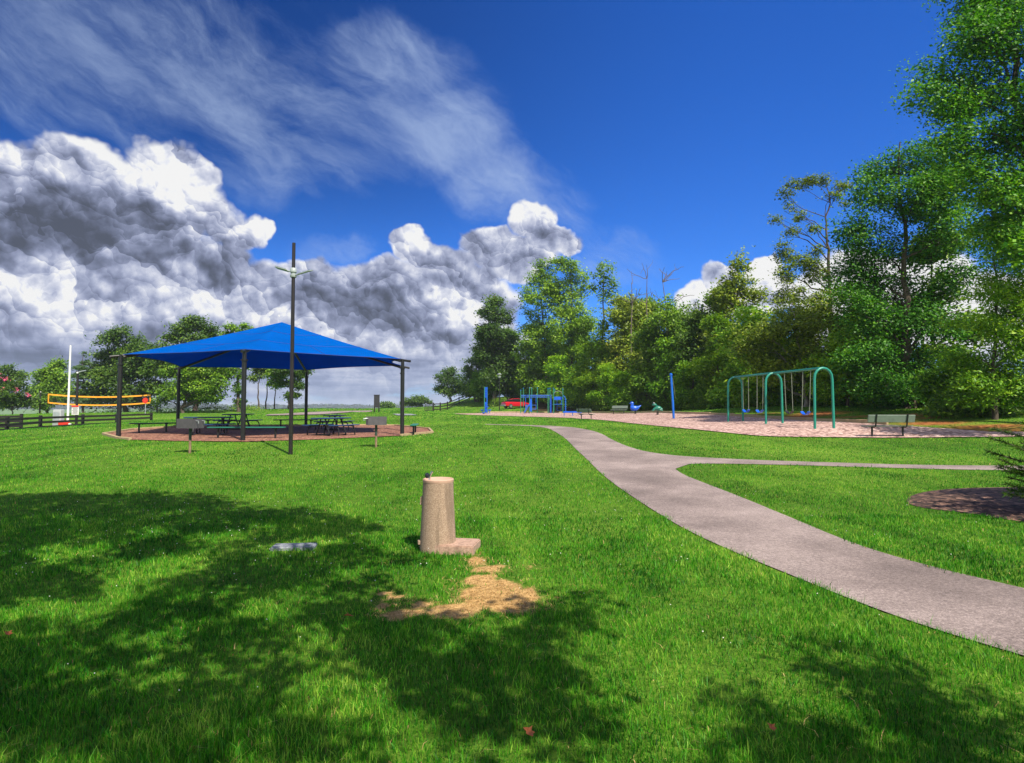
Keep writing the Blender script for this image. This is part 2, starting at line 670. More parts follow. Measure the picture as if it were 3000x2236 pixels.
def m_concrete(name, a, b, s=60):
    M = Mat(name)
    sp = M.noise(s, 3, 0.75)
    st = M.noise(1.0, 5, 0.6, coords=M.obj(), vec_scale=(9, 9, 0.9))
    c = M.ramp(sp, [(0.33, tuple(x * 0.72 for x in a)), (0.5, a), (0.66, b)])
    c = M.mix(M.math('MULTIPLY', M.smooth(st, 0.50, 0.68), 0.62), c, tuple(x * 0.42 for x in a))
    M.color(c)
    M.rough(0.9)
    M.bump(sp, 0.6, 0.006)
    return M.m


def m_ground():
    """lawn under the blades; clay and straw where the mesh attributes say so"""
    M = Mat('lawn')
    a1 = M.node('ShaderNodeAttribute')
    a1.attribute_name = 'clay'
    a2 = M.node('ShaderNodeAttribute')
    a2.attribute_name = 'straw'
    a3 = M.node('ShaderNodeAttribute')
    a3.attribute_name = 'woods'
    fine = M.noise(22, 4, 0.75)
    med = M.noise(3.2, 5, 0.7)
    big = M.noise(0.16, 4, 0.6)
    f = M.math('ADD', M.math('MULTIPLY', fine, 0.5), M.math('MULTIPLY', med, 0.35))
    f = M.math('ADD', f, M.math('MULTIPLY', big, 0.5))
    f = M.math('SUBTRACT', f, 0.07)
    g = M.ramp(f, [(0.38, (0.018, 0.052, 0.006)), (0.58, (0.075, 0.165, 0.014)), (0.80, (0.190, 0.310, 0.035))])
    cl = M.ramp(med, [(0.35, (0.16, 0.045, 0.015)), (0.65, (0.42, 0.17, 0.06))])
    cf = M.math('MULTIPLY', a1.outputs['Fac'], M.smooth(M.math('ADD', med, M.math('MULTIPLY', a1.outputs['Fac'], 0.5)), 0.50, 0.85))
    g = M.mix(cf, g, cl)
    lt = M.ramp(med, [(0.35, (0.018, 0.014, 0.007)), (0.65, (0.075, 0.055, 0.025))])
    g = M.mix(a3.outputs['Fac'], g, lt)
    sw = M.ramp(fine, [(0.3, (0.22, 0.12, 0.04)), (0.6, (0.62, 0.40, 0.17))])
    sf = M.smooth(M.math('ADD', a2.outputs['Fac'], M.math('MULTIPLY', M.math('SUBTRACT', med, 0.5), 0.7)), 0.35, 0.6)
    g = M.mix(sf, g, sw)
    M.color(g)
    M.rough(0.95)
    M.b.inputs['Specular IOR Level'].default_value = 0.1
    M.bump(M.math('ADD', fine, med), 0.7, 0.06)
    return M.m


MT = dict(
    ground=m_ground(),
    path=m_path(),
    black=paint('black steel', (0.012, 0.013, 0.014), 0.42, 0.0, 0.3),
    brownpole=paint('dark bronze pole', (0.016, 0.013, 0.012), 0.4, 0.0, 0.3),
    fabric=None,
    seam=paint('blue seam', (0.0, 0.035, 0.25), 0.8),
    bluetop=paint('blue coated table', (0.022, 0.060, 0.15), 0.32, 0.0, 0.3),
    greenseat=paint('green coated seat', (0.02, 0.15, 0.10), 0.4, 0.0, 0.2),
    darkgreen=paint('dark green seat', (0.012, 0.05, 0.04), 0.4, 0.0, 0.2),
    teal=paint('teal green paint', (0.015, 0.23, 0.17), 0.35, 0.0, 0.15, coat=0.2),
    postgreen=paint('playground green paint', (0.03, 0.20, 0.11), 0.4, 0.0, 0.15),
    blue=paint('bright blue plastic', (0.008, 0.10, 0.62), 0.3, 0.0, 0.15),
    bluepole=paint('blue painted steel', (0.012, 0.13, 0.58), 0.35, 0.0, 0.15),
    frog=paint('green plastic', (0.02, 0.17, 0.12), 0.3),
    grey=paint('grey galvanised', (0.36, 0.40, 0.42), 0.45, 0.3, 0.2),
    lightgrey=paint('light grey', (0.33, 0.38, 0.38), 0.4, 0.0, 0.15),
    panel=paint('solar glass', (0.05, 0.13, 0.16), 0.15),
    grill=paint('charcoal steel', (0.075, 0.070, 0.080), 0.65, 0.0, 0.3, 6),
    rust=paint('rusty base', (0.22, 0.15, 0.09), 0.8, 0.0, 0.4, 8),
    grillpost=paint('grill post', (0.03, 0.055, 0.04), 0.6, 0.0, 0.4, 8),
    timber=paint('weathered timber', (0.36, 0.27, 0.15), 0.85, 0.0, 0.3, 5, 0.3),
    fence=paint('dark brown fence', (0.013, 0.011, 0.009), 0.8, 0.0, 0.35, 4, 0.2),
    sign=paint('dark sign board', (0.030, 0.030, 0.036), 0.7),
    white=paint('white paint', (0.78, 0.78, 0.76), 0.4, 0.0, 0.08),
    red=paint('red paint', (0.62, 0.03, 0.012), 0.4),
    orange=paint('orange yellow band', (0.85, 0.36, 0.02), 0.6),
    net=paint('black netting', (0.02, 0.02, 0.02), 0.9),
    cabinet=paint('grey cabinet', (0.42, 0.45, 0.47), 0.5, 0.0, 0.1),
    chain=paint('chain', (0.25, 0.28, 0.22), 0.5, 0.5),
    benchgrey=paint('weathered grey green plank', (0.155, 0.20, 0.165), 0.6, 0.0, 0.2, 6, 0.1),
    chips=m_chips('bark chips', (0.06, 0.022, 0.013), (0.23, 0.095, 0.055), (0.46, 0.25, 0.17)),
    chips2=m_chips('pale wood chips', (0.11, 0.055, 0.046), (0.39, 0.245, 0.212), (0.74, 0.55, 0.48), 14),
    bedmulch=m_chips('bark mulch', (0.014, 0.008, 0.006), (0.060, 0.030, 0.020), (0.30, 0.17, 0.115), 20),
    fountain=m_concrete('exposed aggregate', (0.32, 0.225, 0.155), (0.47, 0.36, 0.27), 75),
    slab=m_concrete('smooth concrete', (0.42, 0.27, 0.20), (0.50, 0.35, 0.27), 40),
    cover=m_concrete('grey cover', (0.20, 0.22, 0.25), (0.32, 0.34, 0.37), 40),
    rim=paint('concrete rim', (0.50, 0.32, 0.235), 0.8, 0.0, 0.12, 12),
    chrome=paint('chrome', (0.75, 0.77, 0.8), 0.12, 1.0, 0.05),
    knob=paint('black knob', (0.02, 0.022, 0.03), 0.2),
    carpaint=paint('red car paint', (0.50, 0.012, 0.025), 0.22, 0.0, 0.05, 2, 0, 0.8),
    glass=paint('dark car glass', (0.015, 0.018, 0.02), 0.06),
    tyre=paint('tyre', (0.015, 0.015, 0.015), 0.85),
    alloy=paint('alloy', (0.6, 0.6, 0.62), 0.25, 0.8),
    lampred=paint('tail lamp', (0.35, 0.01, 0.01), 0.15),
    pink=paint('pink blossom', (0.70, 0.10, 0.22), 0.7, 0.0, 0.3),
    bark=m_bark('grey brown bark', (0.035, 0.025, 0.018), (0.13, 0.10, 0.075)),
    palebark=m_bark('pale dead wood', (0.16, 0.13, 0.11), (0.38, 0.33, 0.28)),
    snagbark=m_bark('grey dead wood', (0.07, 0.058, 0.05), (0.18, 0.155, 0.135)),
    leafA=foliage('oak leaves', (0.026, 0.076, 0.005), (0.115, 0.255, 0.012), (0.310, 0.480, 0.026)),
    leafB=foliage('bright leaves', (0.036, 0.130, 0.005), (0.155, 0.360, 0.012), (0.390, 0.580, 0.028)),
    leafC=foliage('olive leaves', (0.036, 0.072, 0.007), (0.150, 0.230, 0.016), (0.350, 0.440, 0.032), warm=(0.42, 0.34, 0.05)),
    leafD=foliage('dark leaves', (0.013, 0.042, 0.005), (0.054, 0.132, 0.012), (0.170, 0.280, 0.024)),
    leafE=foliage('deep green leaves', (0.012, 0.075, 0.006), (0.060, 0.235, 0.012), (0.230, 0.460, 0.022), warm=(0.42, 0.56, 0.04)),
    needle=foliage('needles', (0.012, 0.042, 0.012), (0.035, 0.095, 0.022), (0.09, 0.17, 0.03), 0.15),
    under=foliage('undergrowth leaves', (0.018, 0.055, 0.005), (0.090, 0.215, 0.012), (0.270, 0.400, 0.025), big=0.35),
    hillwood=foliage('far wooded hill', (0.010, 0.028, 0.008), (0.030, 0.060, 0.018), (0.050, 0.085, 0.025), 0.0, 0.01),
    deadleaf=paint('dead leaf', (0.34, 0.10, 0.03), 0.8, 0.0, 0.3, 20),
    clover=paint('clover bloom', (0.75, 0.72, 0.66), 0.8),
)


def m_fabric():
    M = Mat('blue shade cloth')
    w = M.noise(0.9, 4, 0.6)
    wv_ = M.noise(160, 2, 0.5)
    c = M.ramp(M.math('ADD', M.math('MULTIPLY', w, 0.6), M.math('MULTIPLY', wv_, 0.4)), [(0.3, (0.001, 0.108, 0.48)), (0.7, (0.002, 0.140, 0.60))])
    M.color(c)
    M.rough(0.75)
    M.b.inputs['Specular IOR Level'].default_value = 0.0
    tr = M.node('ShaderNodeBsdfTranslucent')
    M.l.new(c, tr.inputs['Color'])
    mx = M.node('ShaderNodeMixShader')
    mx.inputs[0].default_value = 0.42
    df = M.node('ShaderNodeBsdfDiffuse')
    M.l.new(c, df.inputs['Color'])
    M.l.new(df.outputs[0], mx.inputs[1])
    M.l.new(tr.outputs[0], mx.inputs[2])
    M.l.new(mx.outputs[0], M.out.inputs[0])
    return M.m


MT['fabric'] = m_fabric()


def m_grass():
    M = Mat('grass blades')
    rnd = M.node('ShaderNodeNewGeometry').outputs['Random Per Island']
    big = M.noise(0.9, 4, 0.6, coords=M.pos(), vec_scale=(1.0, 0.22, 1.0))
    med = M.noise(2.5, 3, 0.6)
    f = M.math('ADD', M.math('MULTIPLY', rnd, 0.80), M.math('MULTIPLY', M.math('SUBTRACT', big, 0.5), 1.9))
    f = M.math('ADD', f, M.math('MULTIPLY', M.math('SUBTRACT', med, 0.5), 1.0))
    f = M.math('ADD', f, 0.10)
    c = M.ramp(f, [(0.0, (0.005, 0.058, 0.002)), (0.42, (0.030, 0.215, 0.005)), (0.75, (0.110, 0.410, 0.014)), (1.0, (0.38, 0.56, 0.07))])
    at_ = M.node('ShaderNodeAttribute')
    at_.attribute_name = 'dry'
    c = M.mix(at_.outputs['Fac'], c, M.ramp(rnd, [(0.0, (0.30, 0.17, 0.06)), (1.0, (0.72, 0.50, 0.23))]))
    M.color(c)
    M.rough(0.5)
    M.b.inputs['Specular IOR Level'].default_value = 0.3
    tr = M.node('ShaderNodeBsdfTranslucent')
    M.l.new(M.mix(1.0, c, (1.2, 1.25, 0.6), 'MULTIPLY'), tr.inputs['Color'])
    mx = M.node('ShaderNodeMixShader')
    mx.inputs[0].default_value = 0.38
    M.l.new(M.b.outputs[0], mx.inputs[1])
    M.l.new(tr.outputs[0], mx.inputs[2])
    M.l.new(mx.outputs[0], M.out.inputs[0])
    return M.m


MT['grass'] = m_grass()

# ------------------------------------------------------------------ terrain
CTRL_PX = [(1285, 1612, 7.56), (854, 1333, 18.5), (560, 1328, 18.3), (1101, 1310, 20.6),
           (350, 1282, 24.9), (722, 1292, 22.8), (1178, 1277, 27.3), (892, 1250, 35.2), (515, 1250, 32.9),
           (0, 1275, 28), (200, 1249, 38), (440, 1233, 48), (650, 1224, 60),
           (24, 1268, 47), (121, 1258, 54), (245, 1250, 61), (344, 1245, 66), (445, 1240, 70),
           (118, 1211, 86), (461, 1207, 90), (300, 1209, 92), (650, 1205, 90), (900, 1199, 112), (1100, 1197.5, 122), (1250, 1194, 135),
           (60, 1213, 84), (1104, 1208, 62), (1000, 1212, 78), (1300, 1203, 110), (1500, 1197, 104), (1345, 1178, 150), (1440, 1160, 150),
           (1560, 1166, 140), (1463, 1203, 84), (1420, 1214, 75), (1580, 1212, 79), (1969, 1228, 41), (2413, 1256, 26.7), (2154, 1237, 34.6),
           (2600, 1283, 24), (1725, 1227, 54), (1840, 1211, 66), (1861, 1213.5, 56), (1926, 1217, 50),
           (2300, 1194, 45), (2700, 1198, 36), (2950, 1216, 30), (2000, 1203, 60), (1800, 1206, 74), (1650, 1205, 92)]
CTRL_W = [(-8, 4, 0), (8, 4, 0), (0, 3, 0), (-10, -10, 0), (10, -10, 0), (0, -15, 0), (0, 12, 0.06), (12.5, 15, 0.2),
          (24, 17, 0.5), (34, 26, 1.9), (25, 4, 0.1), (60, 60, 4.5), (40, 90, 4.5), (25, 130, 5.0), (70, 20, 3.5),
          (-25, 10, 0.1), (-40, 32, -0.3), (-60, 60, 0.0), (-75, 95, 0.4), (-40, 120, 0.6), (0, 150, 1.7), (-40, -40, 0), (40, -40, 0)]
_cp = np.array([at(*c) for c in CTRL_PX] + [np.array(c, float) for c in CTRL_W])
_cxy, _cz = _cp[:, :2] / 20.0, _cp[:, 2]


def _phi(r2):
    return np.where(r2 > 1e-12, 0.5 * r2 * np.log(np.maximum(r2, 1e-12)), 0.0)


_n = len(_cz)
_K = _phi(((_cxy[:, None] - _cxy[None]) ** 2).sum(-1)) + np.eye(_n) * 0.01
_P = np.c_[np.ones(_n), _cxy]
_A = np.block([[_K, _P], [_P.T, np.zeros((3, 3))]])
_sol = np.linalg.solve(_A, np.r_[_cz, 0, 0, 0])


def sstep(x, a, b):
    t = np.clip((x - a) / (b - a), 0, 1)
    return t * t * (3 - 2 * t)


def H(x, y):
    """ground height"""
    x = np.asarray(x, float)
    y = np.asarray(y, float)
    shp = np.broadcast(x, y).shape
    X = np.broadcast_to(x, shp).ravel() / 20.0
    Y = np.broadcast_to(y, shp).ravel() / 20.0
    z = np.zeros(len(X))
    for s in range(0, len(X), 60000):
        a, b = X[s:s + 60000], Y[s:s + 60000]
        r2 = (a[:, None] - _cxy[None, :, 0]) ** 2 + (b[:, None] - _cxy[None, :, 1]) ** 2
        z[s:s + 60000] = _phi(r2) @ _sol[:_n] + _sol[_n] + a * _sol[_n + 1] + b * _sol[_n + 2]
    X, Y = X * 20, Y * 20
    r = np.hypot(X, Y)
    z = np.clip(z, -1.0, 8.0)
    z = z * (1 - sstep(-Y, 12, 40)) * (1 - 0.0)
    az = np.arctan2(X, Y)
    start = 104 + 30 * sstep(az, -0.45, -0.15) + 45 * sstep(az, -0.14, -0.03)
    far = -16 + 8 * sstep(az, -0.05, 0.5)
    # far ridges on the skyline
    rr = r * (3.5 + 3.2 * np.sin(az * 9 + 1.0) + 2.2 * np.sin(az * 23 + 0.4) + 1.3 * np.sin(az * 61) + 6.0 * np.exp(-((az + 0.33) / 0.045) ** 2)) / 1780.0
    ridge = np.exp(-((r - 2300) / 420.0) ** 2) * (rr + EYE + 16)
    far = far + ridge
    w = sstep(r, start, start + 110)
    z = z * (1 - w) + far * w
    return z.reshape(shp)


def Hs(x, y):
    return float(H(np.array([x]), np.array([y]))[0])


def ground_at(u, v, lo=2.2, hi=120.0):
    """where the line of sight through a photo pixel first meets the ground"""
    d = ray(u, v)
    Y = np.geomspace(lo, hi, 500)
    zz = EYE + d[2] / d[1] * Y - H(d[0] / d[1] * Y, Y)
    k = np.argmax(zz < 0)
    if not (zz < 0).any():
        k = len(Y) - 1
    a, b = (Y[k - 1], Y[k]) if k > 0 else (Y[0], Y[0])
    for _ in range(30):
        m = 0.5 * (a + b)
        if EYE + d[2] / d[1] * m - Hs(d[0] / d[1] * m, m) < 0:
            b = m
        else:
            a = m
    return (d[0] / d[1] * b, b)


def stand(u, Y):
    """ground point at forward distance Y under photo column u"""
    x = (u - 1500) / F * Y * (math.cos(PITCH) ** -1 if False else 1.0)
    return np.array([x, Y, Hs(x, Y)])


def poly_px(pts, **kw):
    return [ground_at(u, v, **kw) for u, v in pts]


def dense(poly, step, closed=True):
    out = []
    n = len(poly)
    for i in range(n if closed else n - 1):
        a, b = np.array(poly[i]), np.array(poly[(i + 1) % n])
        k = max(1, int(np.hypot(*(b - a)) / step))
        for j in range(k):
            out.append(tuple(a + (b - a) * j / k))
    if not closed:
        out.append(tuple(poly[-1]))
    return out


def smooth_line(pts, closed=False, it=2):
    for _ in range(it):
        out = []
        n = len(pts)
        rng = range(n if closed else n - 1)
        if not closed:
            out.append(pts[0])
        for i in rng:
            a, b = np.array(pts[i]), np.array(pts[(i + 1) % n])
            out += [tuple(a * .75 + b * .25), tuple(a * .25 + b * .75)]
        if not closed:
            out.append(pts[-1])
        pts = out
    return pts


def in_poly(X, Y, poly):
    inside = np.zeros(len(X), bool)
    p = np.array(poly)
    bb = (X >= p[:, 0].min()) & (X <= p[:, 0].max()) & (Y >= p[:, 1].min()) & (Y <= p[:, 1].max())
    idx = np.nonzero(bb)[0]
    x, y = X[idx], Y[idx]
    ins = np.zeros(len(idx), bool)
    j = len(p) - 1
    for i in range(len(p)):
        xi, yi, xj, yj = p[i, 0], p[i, 1], p[j, 0], p[j, 1]
        if yi != yj:
            c = ((yi > y) != (yj > y)) & (x < (xj - xi) * (y - yi) / (yj - yi) + xi)
            ins ^= c
        j = i
    inside[idx] = ins
    return inside


def sheet(name, poly, step, dz, mat, kind='structure', mound=0.0, label=None, cat=None):
    edge = dense(poly, step)
    p = np.array(poly)
    gx, gy = np.meshgrid(np.arange(p[:, 0].min(), p[:, 0].max(), step), np.arange(p[:, 1].min(), p[:, 1].max(), step))
    gx, gy = gx.ravel(), gy.ravel()
    k = in_poly(gx, gy, poly)
    gx, gy = gx[k], gy[k]
    pts = edge + list(zip(gx, gy))
    ne = len(edge)
    res = delaunay_2d_cdt([Vector((float(a), float(b))) for a, b in pts], [(i, (i + 1) % ne) for i in range(ne)], [], 1, 1e-5)
    V = np.array([(q.x, q.y) for q in res[0]])
    z = H(V[:, 0], V[:, 1]) + dz
    if mound:
        E = np.array(edge)
        dd = np.array([np.hypot(E[:, 0] - a, E[:, 1] - b).min() for a, b in V])
        z = z + mound * sstep(dd, 0, 0.8)
    me = bpy.data.meshes.new(name)
    me.from_pydata([(float(a), float(b), float(c)) for (a, b), c in zip(V, z)], [], [tuple(f) for f in res[2]])
    bm = bmesh.new()
    bm.from_mesh(me)
    bmesh.ops.recalc_face_normals(bm, faces=bm.faces)
    if sum(f.normal.z for f in bm.faces) < 0:
        bmesh.ops.reverse_faces(bm, faces=bm.faces)
    bm.to_mesh(me)
    bm.free()
    me.shade_smooth()
    me.materials.append(mat)
    o = put(bpy.data.objects.new(name, me))
    return tag(o, label, cat, None, kind)


# outlines on the ground (D = viewing scale of the photograph)
def D(*pts):
    return [(u * KD, v * KD) for u, v in pts]


left_edge = smooth_line(poly_px(D((1150, 923), (1185, 926.5), (1207, 938), (1228, 953), (1245, 972), (1268, 992), (1310, 1035), (1400, 1097), (1480, 1146), (1580, 1193), (1720, 1250), (1850, 1303), (2000, 1358), (2217, 1423)))) + \
    [(4.9, 3.4), (6.5, 1.5), (9.0, -1.5)]
right_edge = smooth_line(poly_px(D((1240, 925.5), (1275, 931), (1300, 938), (1330, 956), (1380, 975), (1440, 985), (1500, 990), (1640, 997), (1800, 1002), (2000, 1008), (2217, 1009.5), (2600, 1008)))) + \
    list(reversed(smooth_line(poly_px(D((1462, 1016), (1478, 1010), (1500, 1003.5), (1700, 1007), (2000, 1016), (2217, 1020), (2600, 1022)))))) + \
    smooth_line(poly_px(D((1462, 1016), (1475, 1026), (1500, 1037), (1600, 1075), (1720, 1125), (1850, 1180), (2000, 1225), (2217, 1276)))) + [(6.8, 4.6), (9.5, 1.5), (12, -1.0)]
far_arm = poly_px(D((1240, 925.5), (1190, 922), (1100, 919.5), (1050, 918.5), (1050, 919.5), (1100, 921)))
PATH = left_edge + list(reversed(right_edge)) + far_arm
HEX = poly_px([(303, 1274), (345, 1286), (382, 1290), (518, 1294), (722, 1296), (943, 1289), (1175, 1278), (1267, 1269), (1257, 1258), (1156, 1248), (1025, 1247), (780, 1250), (545, 1251), (390, 1260)])
PLAY = smooth_line(poly_px([(1326, 1212.5), (1390, 1217), (1470, 1219), (1600, 1223), (1700, 1226), (1808, 1237), (1943, 1251), (2033, 1260), (2176, 1275), (2271, 1282), (2523, 1284), (2750, 1283), (2990, 1281)]), it=1) + \
    [tuple(c) for c in [(21.5, 23.5)]] + \
    smooth_line(poly_px([(2900, 1267), (2750, 1256), (2600, 1247), (2378, 1235), (2150, 1221), (2022, 1214), (1880, 1211), (1760, 1211), (1650, 1210), (1525, 1210), (1430, 1210)]), it=1)
BED = smooth_line(poly_px(D((1955, 1085), (1985, 1068), (2060, 1058), (2217, 1055), (2400, 1060), (2500, 1090), (2400, 1140), (2217, 1133), (2100, 1112), (1985, 1100))), closed=True)
GRAVEL = poly_px([(775, 1219), (830, 1213), (1090, 1204), (1092, 1205.5), (1020, 1210), (940, 1216), (860, 1218)])
PAD = poly_px([(1150, 1214), (1205, 1214), (1222, 1217.5), (1165, 1218.5)])

# the ground: one sheet out to the horizon
rings = [0.0] + list(np.geomspace(0.6, 8000, 420))
NA = 420
ang = np.linspace(0, 2 * np.pi, NA, endpoint=False)
GX = np.array([r * np.sin(ang) for r in rings[1:]]).ravel()
GY = np.array([r * np.cos(ang) for r in rings[1:]]).ravel()
GZ = H(GX, GY)
V = np.vstack([[0, 0, Hs(0, 0)], np.c_[GX, GY, GZ]])
nr = len(rings) - 1
ii, jj = np.meshgrid(np.arange(nr - 1), np.arange(NA), indexing='ij')
a = 1 + ii * NA + jj
b = 1 + ii * NA + (jj + 1) % NA
quads = np.stack([a, a + NA, b + NA, b], -1).reshape(-1, 4)
tris = np.stack([np.zeros(NA, int), 1 + np.arange(NA), 1 + (np.arange(NA) + 1) % NA], -1)
ground = mesh_np('ground', V, [tris, quads], MT['ground'], smooth=True)
tag(ground, kind='structure')


def spot(X, Y, pts, jit=0.0):
    if jit:
        X = X + jit * (np.sin(Y * 9.1 + 2.0 * np.sin(X * 7.3)) + 0.6 * np.sin(Y * 23 + X * 5))
        Y = Y + jit * (np.sin(X * 10.3 + 1.7 * np.sin(Y * 6.1)) + 0.6 * np.sin(X * 21 - Y * 8))
    w = np.zeros(len(X))
    for (x, y, rx, ry, s) in pts:
        w = np.maximum(w, s * np.exp(-(((X - x) / rx) ** 2 + ((Y - y) / ry) ** 2)))
    return w


def gp(u, v):
    return ground_at(u, v)


CLAY = []
for (u, v, rx, ry, s) in [(2330, 1222, 2.0, 1.3, 1.2), (2400, 1212, 1.8, 1.6, 1.2), (2240, 1213, 1.4, 1.0, .7), (2735, 1240, 1.8, 1.0, 1.2), (2900, 1250, 2.2, .9, 1.1), (2660, 1217, 2.4, 1.0, .95), (2960, 1262, 2.6, .8, .9), (2800, 1262, 3.0, .9, .8), (2560, 1237, 2.6, 1.0, .75), (2700, 1225, 3, 1.0, .7), (2500, 1222, 2.5, 1.0, .7)]:
    x, y = gp(u, v)
    CLAY.append((x, y, rx, ry, s))
x, y = at(1478, 1183, 116)[:2]
CLAY.append((x, y, 2.0, 5.0, 1.0))
STRAW = []
for (u, v, rx, ry) in [(1395, 1640, .10, .28), (1430, 1670, .2, .2), (1450, 1720, .32, .3), (1480, 1765, .40, .32), (1370, 1775, .34, .14), (1300, 1800, .34, .12), (1420, 1740, .3, .22), (1405, 1665, .14, .2), (1410, 1700, .2, .18), (1330, 1790, .32, .12), (1240, 1795, .3, .12), (1180, 1805, .22, .1), (1155, 1745, .15, .1), (1120, 1770, .12, .1), (1540, 1740, .12, .2), (1560, 1660, .1, .1), (1230, 1770, .2, .08)]:
    x, y = gp(u, v)
    STRAW.append((x, y, rx, ry, 1.0))
vx, vy = V[:, 0], V[:, 1]


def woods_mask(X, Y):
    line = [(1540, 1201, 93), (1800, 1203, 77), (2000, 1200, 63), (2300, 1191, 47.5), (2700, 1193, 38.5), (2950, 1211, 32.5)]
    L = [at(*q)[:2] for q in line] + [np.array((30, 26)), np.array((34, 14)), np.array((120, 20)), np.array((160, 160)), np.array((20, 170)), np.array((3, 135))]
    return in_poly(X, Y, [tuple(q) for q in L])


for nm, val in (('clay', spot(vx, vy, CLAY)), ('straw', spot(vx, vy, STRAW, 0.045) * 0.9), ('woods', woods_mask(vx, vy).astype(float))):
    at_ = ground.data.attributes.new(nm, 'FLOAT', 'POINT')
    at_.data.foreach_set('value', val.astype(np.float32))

sheet('path', PATH, 0.35, 0.012, MT['path'])
sheet('playground_mulch', PLAY, 0.8, 0.035, MT['chips2'])
sheet('shelter_mulch', HEX, 0.5, 0.03, MT['chips'])
sheet('planting_bed', BED, 0.25, 0.01, MT['bedmulch'], mound=0.10)
sheet('gravel_patch', GRAVEL, 1.0, 0.06, MT['path'])
sheet('concrete_pad', PAD, 1.0, 0.05, MT['cover'])
rd = poly_px([(1380, 1199.5), (1470, 1199), (1560, 1199.6), (1560, 1201.0), (1470, 1200.6), (1380, 1200.8)])

# wooded hills far off: many small crowns on the ridge
rng = np.random.default_rng(5)
az_ = rng.uniform(-0.75, 0.25, 5200)
rr_ = rng.uniform(2000, 2400, 5200)
hx, hy = rr_ * np.sin(az_), rr_ * np.cos(az_)
hz = H(hx, hy)
q = rng.normal(0, 1, (5200, 7, 3)) * [10, 10, 2.6] + np.stack([hx, hy, hz + 1.0], -1)[:, None]
q = q.reshape(-1, 3)
nn = len(q)
d1 = rng.normal(0, 1, (nn, 3)) * [5, 5, 1.6]
d2 = rng.normal(0, 1, (nn, 3)) * [5, 5, 1.6]
VV = np.stack([q - d1, q - d2, q + d1, q + d2], 1).reshape(-1, 3)
o = mesh_np('distant_woods', VV, [np.arange(nn * 4).reshape(-1, 4)], MT['hillwood'])
tag(o, 'low wooded ridge far off on the skyline', None, None, 'stuff')

